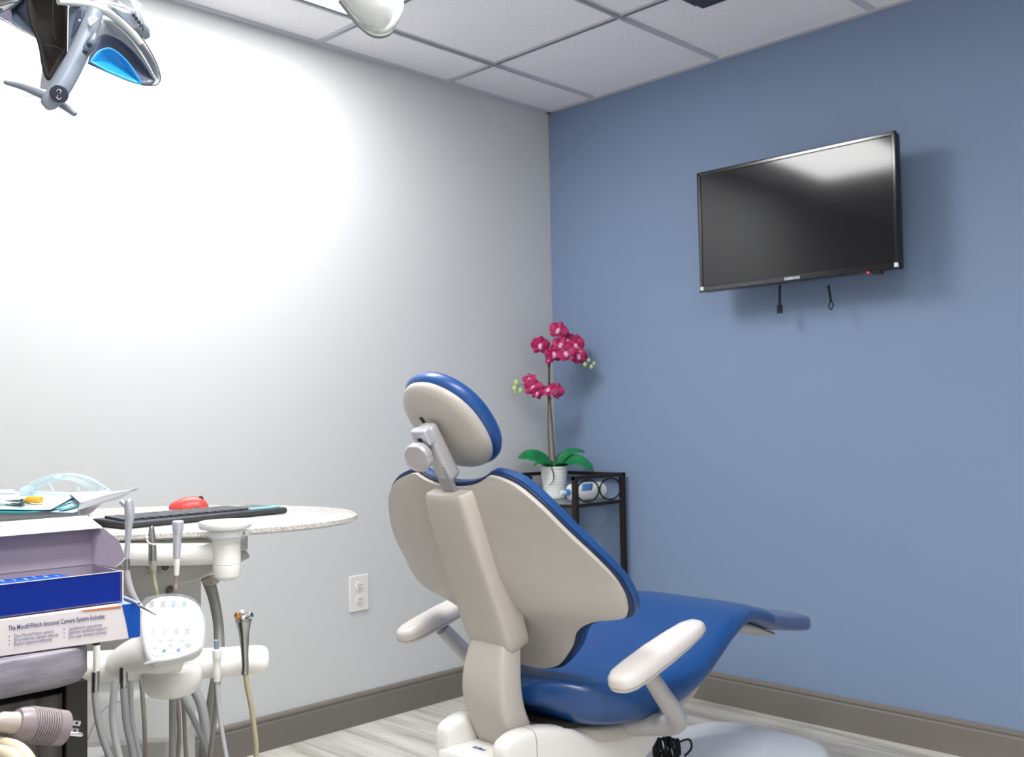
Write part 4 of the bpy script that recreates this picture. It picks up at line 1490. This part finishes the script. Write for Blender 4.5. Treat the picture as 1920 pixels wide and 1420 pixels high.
A, e1, e2 = boxframe(262, 1195, CZ + .0012, 0, 1232)
BH = .0335
BL_, BD = .30, .120
lb = thing('camera_box', A + e1 * BL_ / 2 + e2 * BD / 2, 'white and blue printed camera system box at the bottom of the stack on the counter', 'box')
bodym = M().box(A + e1 * BL_ / 2 + e2 * BD / 2 + UP * BH / 2, (BL_, BD, BH), e1, e2, UP)
obj('carton', bodym, m_card_f, lb, bevel=.0008)
fo_ = -e2 * .0004


def onfront(u, v):
    return A + fo_ + e1 * u + UP * v


q = M()
q.prism([onfront(-.0002, .0003), onfront(.0105, .0003), onfront(.0120, .010), onfront(.0140, .020), onfront(.0170, BH), onfront(-.0002, BH)], e2 * .0003)
obj('blue_end_print', q, m_blue2, lb)
q = M()
q.prism([A + UP * (BH + .0001) + e1 * -.0002, A + UP * (BH + .0001) + e1 * .017, A + UP * (BH + .0001) + e1 * .045 + e2 * .10, A + UP * (BH + .0001) + e2 * .10], UP * .0003)
obj('blue_top_print', q, m_ltblue, lb)
q = M()
q.prism([onfront(.0175, BH - .0004), onfront(.056, BH - .0004), onfront(.052, BH - .0020), onfront(.0185, BH - .0028)], e2 * .0003)
obj('orange_print', q, m_orange, lb)
er_ = -e1


def pxfront(px, py):
    r = ray(px, py)
    n = e2
    return CAM + r * ((A + fo_ - CAM).dot(n) / r.dot(n))



def fit_text(name, s_, a_px, b_px, size, mt, bold=0.0):
    a_, b__ = pxfront(*a_px), pxfront(*b_px)
    want = (b__ - a_).dot(er_)
    t_ = text(name, s_, a_, er_, UP, size, mt, lb, .00008, bold=bold, lift=.0002)
    got = max((v.co + origin_of(lb) - a_).dot(er_) for v in t_.data.vertices)
    bpy.data.objects.remove(t_)
    return text(name, s_, a_, er_, UP, size, mt, lb, .00008, bold=bold, lift=.0002, wscale=want / got)


fit_text('headline', 'The MouthWatch Intraoral Camera System Includes:', (15, 1183), (197, 1163), .0064, m_txt, .00004)
for s_, a_, b__ in (('One MouthWatch camera', (26, 1196.5), (101, 1187.5)), ('50 protective camera sleeves', (26, 1204), (110, 1194.5)), ('Button capture software', (26, 1211.5), (97, 1203))):
    fit_text('list_line', s_, a_, b__, .0045, m_txt2)
    fit_text('bullet', '\u2022', (a_[0] - 10, a_[1] + 1), (a_[0] - 8, a_[1] + 1), .0045, m_txt)
for s_, a_, b__ in (('Satisfaction guarantee', (129, 1182.5), (191, 1174.5)), ('Lifetime technical support', (129, 1190), (201, 1181.5)), ('One year limited warranty', (129, 1198), (200, 1190))):
    fit_text('list_line', s_, a_, b__, .0045, m_txt2)
    fit_text('bullet', '\u2022', (a_[0] - 10, a_[1] + 1), (a_[0] - 8, a_[1] + 1), .0045, m_txt)

# open box, upper
Z2 = CZ + .0012 + BH + .0012
A2, f1, f2 = boxframe(228, 1128.5, Z2, 0, 1159)
H2_ = .0300
L2, D2 = .26, .078
ub = thing('open_box', A2 + f1 * L2 / 2 + f2 * D2 / 2, 'royal blue box with its white lid open, on top of the camera box', 'box')
T = .0012
obj('front_wall', M().box(A2 + f1 * L2 / 2 + f2 * T / 2 + UP * H2_ / 2, (L2, T, H2_), f1, f2, UP), m_navybox, ub)
q = M()
q.box(A2 + f1 * L2 / 2 + f2 * (D2 - T / 2) + UP * H2_ / 2, (L2, T, H2_), f1, f2, UP)
q.box(A2 + f1 * L2 / 2 + f2 * D2 / 2 + UP * T / 2, (L2, D2, T), f1, f2, UP)
q.box(A2 + f1 * (L2 - T / 2) + f2 * D2 / 2 + UP * H2_ / 2, (T, D2, H2_), f1, f2, UP)
q.box(A2 + f1 * T / 2 + f2 * D2 / 2 + UP * H2_ / 2, (T, D2, H2_), f1, f2, UP)
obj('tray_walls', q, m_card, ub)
obj('corner_edge', M().box(A2 - f1 * .0012 + UP * H2_ / 2 + f2 * .004, (.0014, .009, H2_), f1, f2, UP), m_card_f, ub)
q = M()
q.box(A2 + f1 * L2 / 2 + f2 * .0002 + UP * (H2_ + .0002), (L2, .0014, .0005), f1, f2, UP)
obj('top_edge', q, m_card_f, ub)
# lid: back panel leaning, side ear, and turned front flap
HB = A2 + f2 * (D2 - T) + UP * H2_
lidh = .051
lu = (UP * 1.0 + f2 * .30).normalized()
ln_ = f1.cross(lu)
if ln_.dot(f2) > 0:
    ln_ = -ln_                      # faces the camera
obj('lid_panel', M().box(HB + f1 * L2 / 2 + lu * lidh / 2, (L2, T, lidh), f1, ln_, lu), m_card, ub)
tl = HB + lu * lidh
ft = (-f2 * .93 - UP * .36).normalized()
fl_l = .030
obj('lid_front_flap', M().prism([tl + f1 * .002, tl + f1 * (L2 - .002), tl + ft * fl_l + f1 * (L2 - .002), tl + ft * fl_l + f1 * -.004], UP * T), m_paperw, ub)
ear = [HB, tl, tl + ft * .030 - f1 * .003, tl + ft * .042 - f1 * .017 - UP * .008, HB - f2 * .048 - f1 * .015 + UP * .008, HB - f2 * .052 - f1 * .004 + UP * .001]
obj('lid_ear', M().prism(ear, f1 * T), m_card, ub)
q = M()
q.tube([tl + ft * .026 - f1 * .001, tl + ft * .034 - f1 * .009 - UP * .005, tl + ft * .042 - f1 * .0175 - UP * .008], .0005, 6)
obj('ear_edge', q, m_paperw, ub)
# leaflet inside
zi = UP * (H2_ - .0022)
obj('leaflet', M().prism([A2 + f1 * .044 + f2 * .010 + zi, A2 + f1 * .048 + f2 * .042 + zi, A2 + f1 * .25 + f2 * .042 + zi, A2 + f1 * .25 + f2 * .010 + zi], UP * .001), m_blue2, ub)
obj('inner_card', M().prism([A2 + f1 * .032 + f2 * .010 + zi * .93, A2 + f1 * .044 + f2 * .044 + zi * .93, A2 + f1 * .135 + f2 * .044 + zi * .93, A2 + f1 * .135 + f2 * .010 + zi * .93], UP * .0005), m_card_f, ub)
q = M()
for k in range(9):
    c_ = A2 + f1 * (.053 + k * .0095) + f2 * (.026 + .004 * (k % 3)) + zi + UP * .0012
    q.box(c_, (.0016 + .0012 * (k % 2), .012, .0003), f1, f2, UP)
obj('leaflet_print', q, mat('faded_print', '7FA0D0', .5), ub)
# thin dark tapered spike sticking out behind the lower box
pk = thing('dark_spike', onz(240, 1126, .8965), 'thin dark pointed spike sticking out beside the camera box', 'dental pick')
obj('shaft', M().tube([onz(228, 1121, .8962), onz(246, 1128, .8962), onz(262, 1137, .8940), at(293, 1154, 1.0)], [.0012, .0014, .0011, .0003], 8), mat('spike_grey', '6A6B78', .4, metal=.6), pk)

# ------------------------------------------------------------------ power plug and cord
PD = .80
pg = thing('power_plug', at(75, 1395, PD), 'beige three pin power plug in front of the dark cabinet', 'plug')
m_plug = mat('mauve_grey_plug', '82777A', .4)
ra, rb = at(16, 1355, PD), at(119, 1366, PD + .035)
pax = (rb - ra).normalized()


def pat(t_):
    return ra + pax * t_


LP = (rb - ra).length
pro = [(.001, .004), (rp(26, PD), .006), (rp(31, PD), .011), (rp(32, PD), .016)]
for k in range(10):
    h0 = .0165 + k * .0021
    pro += [(rp(34, PD), h0), (rp(34.4, PD), h0 + .0010), (rp(31, PD), h0 + .00125), (rp(31, PD), h0 + .0019)]
pro += [(rp(34, PD), .0380), (rp(33.5, PD), LP - .0008), (rp(31, PD), LP), (.001, LP)]
obj('body', M().lathe(pro, ra, pax, 40), m_plug, pg, sharp=25)
obj('strain_relief', M().lathe([(rp(9, PD), -.020), (rp(13, PD), -.012), (rp(13, PD), -.010), (rp(18, PD), -.006), (rp(19, PD), .0), (rp(21, PD), .006)], ra, pax, 24), mat('cream_strain_relief', 'A79E96', .4), pg, sharp=30)
pr1, pr2 = at(117, 1353, PD - .010), at(151, 1357, PD - .012)
pe = (pr2 - pr1).normalized()
pside = UP.cross(pe)
for a0_, b0_, nm in (((118, 1353.5), (151, 1357), 'blade'), ((116, 1369), (147, 1371.5), 'blade')):
    aa, bb_ = at(*a0_, PD + .034), at(*b0_, PD + .045)
    e_ = (bb_ - aa).normalized()
    u_ = (UP - e_ * UP.dot(e_)).normalized()
    s2 = u_.cross(e_)
    bl_ = obj(nm, M().box((aa + bb_) / 2, ((bb_ - aa).length, .0015, rp(10, PD)), e_, s2, u_), m_chrome, pg, bevel=.0005)
    toc = (CAM - bb_).normalized()
    obj('hole', M().cyl(bb_ - e_ * .0038 - s2 * .0012, bb_ - e_ * .0038 + s2 * .0012, rp(2.6, PD), n=14), m_gap, bl_)
obj('ground_pin', M().tube([at(114, 1375, PD + .028), at(150, 1378, PD + .036), at(154, 1378.2, PD + .037), at(156, 1378.4, PD + .0375)], [rp(4.2, PD), rp(4.2, PD), rp(3.4, PD), rp(1, PD)], 16, 1), m_chrome, pg)
m_cord = mat('cream_cord', 'BDB49E', .4)
cdo = obj('cord', M().tube([ra - pax * .016, ra - pax * .035 - UP * .002, ra - pax * .07 - UP * .012, ra - pax * .10 - UP * .05, ra - pax * .08 - UP * .10], .006, 14), m_cord, pg)
cl = thing('extension_cord', at(10, 1440, PD), 'cream coiled power cord below the plug', 'cord')
q = M()
q.tube([at(x_, y_, PD + dd) for x_, y_, dd in ((-60, 1380, .01), (-10, 1394, .0), (25, 1402, -.02), (48, 1420, -.03), (58, 1450, -.03), (40, 1500, -.02))], .0058, 14)
obj('cord_loop', q, m_cord, cl)
q = M()
q.tube([at(x_, y_, PD + dd) for x_, y_, dd in ((-60, 1404, -.02), (-10, 1410, -.03), (20, 1418, -.04), (34, 1434, -.04), (30, 1480, -.03))], .0058, 14)
obj('cord_loop', q, m_cord, cl)
q = M()
q.tube([at(x_, y_, PD + dd) for x_, y_, dd in ((-60, 1402, .05), (-5, 1404, .05), (30, 1403, .05), (43, 1412, .05), (46, 1440, .05))], .005, 14)
obj('cord_loop', q, mat('tan_cord', 'BFAF98', .45), cl)

# ------------------------------------------------------------------ operatory light
DL = 1.28
ol = thing('operatory_light', at(150, 60, DL), 'grey dental lamp head with curved reflectors and crossed handles', 'dental lamp')
m_lamp = mat('lamp_grey', '8C96A4', .35, metal=.15)
m_lampd = mat('lamp_handle_grey', '79818C', .4)
m_lampw = mat('lamp_rim_white', 'C9CCCB', .3, coat=.3)


def ld(px, py):
    return DL


def facet(pts, dfn, th, mt, name, parent=ol, bulge=0.0, bev=.0):
    """thick curved plate; centre pushed back to give the shell its depth"""
    cx_ = sum(p[0] for p in pts) / len(pts)
    cy_ = sum(p[1] for p in pts) / len(pts)
    q = M()
    rings = []
    n = 7
    for k in range(n + 1):
        s_ = 1 - k / n
        rings.append([at(cx_ + (x_ - cx_) * s_, cy_ + (y_ - cy_) * s_, dfn(cx_ + (x_ - cx_) * s_, cy_ + (y_ - cy_) * s_) + bulge * (1 - s_ * s_)) for x_, y_ in pts])
    vs = [[q.b.verts.new(p) for p in r] for r in rings[:-1]]
    cen_ = q.b.verts.new(rings[-1][0])
    N_ = len(pts)
    for a_, b__ in zip(vs, vs[1:]):
        for i in range(N_):
            q.face([a_[i], a_[(i + 1) % N_], b__[(i + 1) % N_], b__[i]])
    for i in range(N_):
        q.face([vs[-1][i], vs[-1][(i + 1) % N_], cen_])
    return obj(name, q, mt, parent, solid=th, sharp=50, soff=0)


def rs(pts, n=5):
    return smoothtab(pts, n)


dR = lambda x_, y_: DL + .03 + (x_ - 170) * .0006
# right reflector: outer shield, band, blue mirror (nested curved shells)
facet(rs([(190, 36), (215, 40), (240, 55), (262, 76), (280, 98), (293, 120), (299, 138), (300, 150), (296, 157)]) + rs([(292, 159), (284, 160), (270, 159.5)]) + [(240, 151), (200, 134), (166, 119), (175, 80)], lambda x_, y_: dR(x_, y_) + .028, .003, mat('lamp_shield', 'B9C0C6', .12, spec=.8, coat=.5), 'outer_shield', bulge=.03)
facet(rs([(186, 70), (200, 64), (222, 72), (245, 90), (265, 112), (280, 134), (291, 152)]) + [(284, 159.5), (270, 159.5), (240, 151), (200, 134), (166, 119)], lambda x_, y_: dR(x_, y_) + .016, .002, mat('lamp_band', '62667A', .25), 'reflector_band', bulge=.02)
m_mirror = mat('dichroic_blue', '2FA5F0', .18, spec=.7, coat=.4, vary=.18, vscale=9)
facet(rs([(168, 116), (182, 98), (196, 91), (208, 91), (224, 101), (240, 117), (254, 136), (266, 158)]) + [(258, 157.5), (240, 151), (200, 134)], lambda x_, y_: dR(x_, y_) + .006, .002, m_mirror, 'blue_mirror', bulge=.016)
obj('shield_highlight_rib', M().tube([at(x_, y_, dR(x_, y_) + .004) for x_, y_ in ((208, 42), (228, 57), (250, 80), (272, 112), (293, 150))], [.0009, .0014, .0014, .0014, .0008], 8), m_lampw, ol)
obj('shield_edge', M().tube([at(x_, y_, dR(x_, y_) + .024) for x_, y_ in ((205, 18), (235, 38), (262, 66), (282, 96), (295, 122), (301, 145), (297, 157), (284, 160.5), (268, 159.5))], .0008, 6), mat('dark_edge', '4A4552', .4), ol)
obj('rim_arc', M().tube([at(x_, y_, dR(x_, y_) - .006) for x_, y_ in ((109, 3), (140, 5), (168, 9), (192, 18), (216, 33), (238, 52), (254, 69), (264, 83))], [.0042, .005, .0052, .0054, .0052, .0046, .0042, .003], 16), m_lampw, ol)
# left reflectors
m_brown = mat('dark_brown_mirror', '2B2826', .75, spec=.15)
dLf = lambda x_, y_: DL + .02 - (130 - x_) * .0004
facet([(50, -20), (130, -20), (128, 40), (127, 92)] + rs([(122, 100), (108, 120), (96, 142), (91, 148.5), (86, 142)]) + rs([(80, 118), (76, 92), (70, 70), (60, 46), (54, 20)]), dLf, .004, m_brown, 'dark_reflector', bulge=.025)
obj('reflector_seam', M().tube([at(x_, y_, dLf(x_, y_) - .004) for x_, y_ in ((100, -10), (99, 30), (101, 62), (104, 75))], .0006, 6), m_gap, ol)
obj('reflector_seam', M().tube([at(x_, y_, dLf(x_, y_) - .004) for x_, y_ in ((84, 85), (98, 86), (112, 92), (120, 98))], .0006, 6), m_gap, ol)
facet(rs([(73, 72), (79, 100), (80, 130), (77, 155), (76, 166)]) + [(90, 168), (104, 158), (120, 136), (129, 116), (128, 92)] + rs([(116, 108), (104, 130), (94, 150), (90, 150)]) + [(84, 130), (80, 105)], lambda x_, y_: DL + .035, .003, mat('lamp_frame_pale', 'C4C9D0', .3), 'reflector_frame')
facet([(-40, 14), (0, 27)] + rs([(10, 24), (30, 8), (46, -8)]) + [(60, -20), (62, 20), (74, 72), (74, 75), (40, 56), (0, 34), (-40, 16)], lambda x_, y_: DL + .045, .003, mat('slate_mirror', '434F60', .3), 'slate_reflector', bulge=.01)
facet([(-40, 10), (0, 28), (19, 17)] + rs([(19, 30), (24, 42), (34, 50), (42, 55)]) + [(20, 44), (0, 33.5)], lambda x_, y_: DL + .038, .002, mat('mauve_grey_shell', '77758A', .3), 'reflector_corner')
facet([(-60, -30), (40, -30), (36, 2), (18, 14), (0, 26), (-60, 40)], lambda x_, y_: DL + .052, .004, m_lampw, 'lamp_shell', bulge=.02)
obj('shell_rib', M().tube([at(x_, y_, DL + .048) for x_, y_ in ((-30, 16), (0, 10), (20, 5), (40, 2))], .0012, 8), m_lampd, ol)
facet([(-5, 30), (0, 33.5), (40, 54), (83, 79), (83, 80.5), (40, 56.5), (0, 35)], lambda x_, y_: DL + .034, .002, m_lampw, 'edge_strip')
# arm, disc, handles
armm = M()
P_ = [(178, 22, 15), (172, 40, 15), (162, 66, 16), (150, 95, 17), (136, 124, 17.5), (120, 154, 17.5), (106, 176, 17), (94, 190, 15.5), (86, 197, 12), (82, 200, 6)]
armm.tube([at(x_, y_, DL - .02 - .0002 * (y_ - 30)) for x_, y_, r in P_], [rp(r, DL) for _, _, r in P_], 28, 5)
arm_o = obj('arm', armm, m_lamp, ol, sharp=70)
dk = at(110.5, 177, DL - .070)
tocam = (CAM - dk).normalized()
obj('badge', M().lathe([(rp(16, DL), -.012), (rp(16, DL), .0), (rp(14.8, DL), .0022), (.001, .0028)], dk, tocam, 32), mat('navy_badge', '1B2338', .25, coat=.4), arm_o, sharp=50)
bx1, bx2, _b = frame(tocam)
for k in (0, 1):
    q = M()
    sg = 1 if k == 0 else -1
    q.tube([dk + tocam * .0032 + bx1 * rp(sg * (-7 + 14 * t_ / 8), DL) * .6 + bx2 * rp(sg * (5 + 3.5 * math.sin(t_ / 8 * math.pi)), DL) for t_ in range(9)], .0005, 6, 1)
    q.tube([dk + tocam * .0032 + bx1 * rp(sg * 2, DL) + bx2 * rp(sg * (1 + 1.8 * t_), DL) for t_ in range(3)], .0005, 6, 1)
    obj('badge_symbol', q, m_silver2, arm_o)
for x_, y_ in ((160, 97), (168, 84)):
    obj('button', M().lathe([(.001, -.006), (rp(5, DL), -.004), (rp(4.6, DL), .0), (.001, .001)], at(x_, y_, DL - .050), tocam, 18), mat('button_dark', '1D2733', .4), arm_o)
obj('button_plate', M().tube([at(154, 106, DL - .034), at(162, 94, DL - .036), at(172, 78, DL - .034), at(178, 62, DL - .03)], [rp(7, DL), rp(9, DL), rp(9, DL), rp(4, DL)], 16, 5), mat('button_plate', '5C6A78', .35), arm_o)


def bar_(pts, name, mt=m_lampd):
    q = M()
    q.tube([at(x_, y_, DL + dd) for x_, y_, r, dd in pts], [rp(r, DL) for _, _, r, _ in pts], 14, 5)
    obj(name, q, mt, ol)


bar_([(8, 154, 2.5, -.03), (12, 155, 4, -.03), (40, 162, 6, -.03), (66, 172, 7.5, -.03), (86, 181, 7.5, -.03), (100, 186, 7, -.03)], 'handle')
bar_([(100, 186, 7, -.03), (112, 194, 7, -.03), (126, 203, 6.5, -.03), (138, 212, 5.5, -.03), (141.5, 215, 4.2, -.03)], 'handle')
facet([(132, 12), (175, 16), (178, 40), (160, 75), (140, 105), (129, 118), (127, 60)], lambda x_, y_: DL + .012, .003, mat('blue_grey_yoke', '66788A', .25, spec=.7), 'yoke_plate')
facet([(146, 18), (156, 17), (152, 40), (140, 62), (134, 72), (138, 45)], lambda x_, y_: DL + .002, .002, mat('yoke_recess', '454C60', .35), 'yoke_recess')
obj('screw', M().ball(at(149, 38.5, DL - .004), rp(2.4, DL), n=10), m_lampw, ol)
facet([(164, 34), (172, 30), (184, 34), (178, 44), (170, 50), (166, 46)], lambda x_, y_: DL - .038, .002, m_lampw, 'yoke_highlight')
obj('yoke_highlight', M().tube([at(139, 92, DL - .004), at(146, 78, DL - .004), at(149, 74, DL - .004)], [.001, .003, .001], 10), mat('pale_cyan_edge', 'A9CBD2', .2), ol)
obj('clear_edge', M().tube([at(128, 10, DL - .01), at(127, 60, DL - .01), at(126.5, 121, DL - .01)], .0008, 6, 1), m_lampw, ol)
obj('cross_bar', M().tube([at(-30, -14, DL + .062), at(40, -20, DL + .060), at(120, -22, DL + .050), at(190, -18, DL + .055)], [.010, .012, .012, .012], 16), m_lampw, ol)
# rear housing with vents
hz = [(165, -30), (225, -30), (247, -6), (260, 16), (270, 38), (272, 60), (262, 66), (240, 44), (215, 22), (185, 4)]
facet(hz, lambda x_, y_: DL + .10, .04, mat('housing_slate', '8F97A5', .3), 'rear_housing')
for k in range(5):
    obj('vent_slot', M().tube([at(246 + k * 5.2, 18 + k * 7.0, DL + .076), at(250 + k * 4.6, 31 + k * 6.6, DL + .076)], rp(1.7, DL), 8, 1), m_gap, ol)
# protective films
mf = mat('loose_film', 'EEF3F7', .08, alpha=.22)
mf2 = mat('film_fold_white', 'F5F8FA', .12, alpha=.75)
facet([(40, 178), (60, 172), (84, 184), (76, 202), (60, 196), (46, 190)], lambda x_, y_: DL - .01, .0004, mf, 'handle_film', bulge=.006)
facet([(96, 203), (108, 200), (124, 218), (134, 232), (137, 246), (128, 234), (112, 220)], lambda x_, y_: DL - .01, .0004, mf, 'handle_film', bulge=.006)
for P in ([(42, 178), (52, 181), (62, 179), (72, 188), (82, 202)], [(100, 204), (112, 216), (126, 230), (134, 240), (136, 246)], [(72, 184), (78, 192), (90, 204)]):
    obj('film_fold', M().tube([at(x_, y_, DL - .012) for x_, y_ in P], [.0005, .0009, .0008, .0006, .0004][:len(P)], 6), mf2, ol)
facet([(180, -6), (250, -6), (268, 10), (252, 26), (232, 24), (205, 10)], lambda x_, y_: DL + .04, .0005, mf, 'top_film', bulge=.01)
for P in ([(222, 2), (232, 12), (246, 19), (262, 20)], [(248, -4), (254, 6), (266, 12)], [(190, 6), (214, 8), (236, 14)]):
    obj('film_fold', M().tube([at(x_, y_, DL + .035) for x_, y_ in P], [.0006, .0022, .0018, .0005][:len(P)], 8), mf2, ol)
# support arm up to the ceiling
hd = at(190, -30, DL + .05)
obj('support_arm', M().tube([at(185, 20, DL + .05), hd, V((hd.x + .02, hd.y, hd.z + .12)), V((hd.x + .05, hd.y + .02, H - .30)), V((hd.x + .06, hd.y + .02, H))], [.016, .018, .018, .022, .026], 20), m_lampw, ol)
obj('ceiling_mount', M().lathe([(.001, -.05), (.05, -.05), (.075, -.02), (.08, 0.003), (.001, .003)], V((hd.x + .06, hd.y + .02, H - .004)), n=32), m_lampw, ol)

# second white arm end, upper centre
DA = 1.35
wa = thing('lamp_arm', at(700, 20, DA), 'rounded white arm end hanging below the ceiling at the top', 'arm')
PA = [(625, -70, 52), (655, -34, 52), (678, -6, 48), (692, 12, 42), (702, 26, 37), (710, 38, 29), (715, 48, 20), (717, 56, 10), (718, 60, 3)]
PA = [(640, -120, 66), (662, -74, 62), (680, -36, 57), (694, -6, 51), (702, 14, 45), (708, 30, 37), (712, 42, 27), (714, 51, 17), (715, 58, 6)]
w_o = obj('arm_shell', M().tube([at(x_, y_, DA) for x_, y_, r in PA], [rp(r, DA) for _, _, r in PA], 32, 5), mat('arm_white', 'DADDDF', .28, coat=.4), wa)
q = M()
q.tube([at(x_, y_, DA - .01) for x_, y_ in ((636, 2), (650, 20), (664, 38), (680, 54), (696, 65), (712, 68.5), (728, 65), (738, 56))], [.0022, .0022, .0024, .0026, .0028, .0028, .0022, .001], 10)
obj('lower_trim', q, mat('trim_dark_grey', '6E7470', .4), w_o)
q = M()
q.loft([[at(x_, y_, DA + dd) for x_, y_ in ((624, -14), (640, 4), (660, 29), (682, 52), (702, 64), (716, 66), (730, 62), (742, 50), (752, 34), (757, 16), (758, -14))] for dd in (-.006, .02)])
obj('lower_shell', q, m_lampw, w_o, bevel=.006, seg=3)
tpz = at(640, -120, DA)
obj('riser', M().tube([tpz, V((tpz.x - .02, tpz.y, tpz.z + .15)), V((tpz.x - .04, tpz.y, H))], [.04, .035, .035], 20), MATS['arm_white'], wa)
obj('ceiling_mount', M().lathe([(.001, -.03), (.06, -.03), (.07, 0.003), (.001, .003)], V((tpz.x - .04, tpz.y, H - .004)), n=28), MATS['arm_white'], wa)

# dark ceiling unit at the top right
cu_ = onz(1316, 17, H - .055)
cm = thing('ceiling_speaker_box', (cu_.x - .14, cu_.y - .14, H - .05), 'dark grey square unit mounted on the ceiling at the top right', 'ceiling unit')
obj('housing', M().box2((cu_.x - .30, cu_.y - .28, H - .055), (cu_.x, cu_.y, H - .002)), mat('slate_housing', '565E68', .4), cm, bevel=.004)
obj('lower_frame', M().box2((cu_.x - .285, cu_.y - .265, H - .062), (cu_.x - .012, cu_.y - .012, H - .055)), mat('slate_frame', '34383E', .5), cm, bevel=.002)
obj('side_clip', M().box2((cu_.x - .14, cu_.y - .004, H - .05), (cu_.x - .02, cu_.y + .012, H - .012)), mat('dark_green_clip', '121A16', .5), cm, bevel=.003)
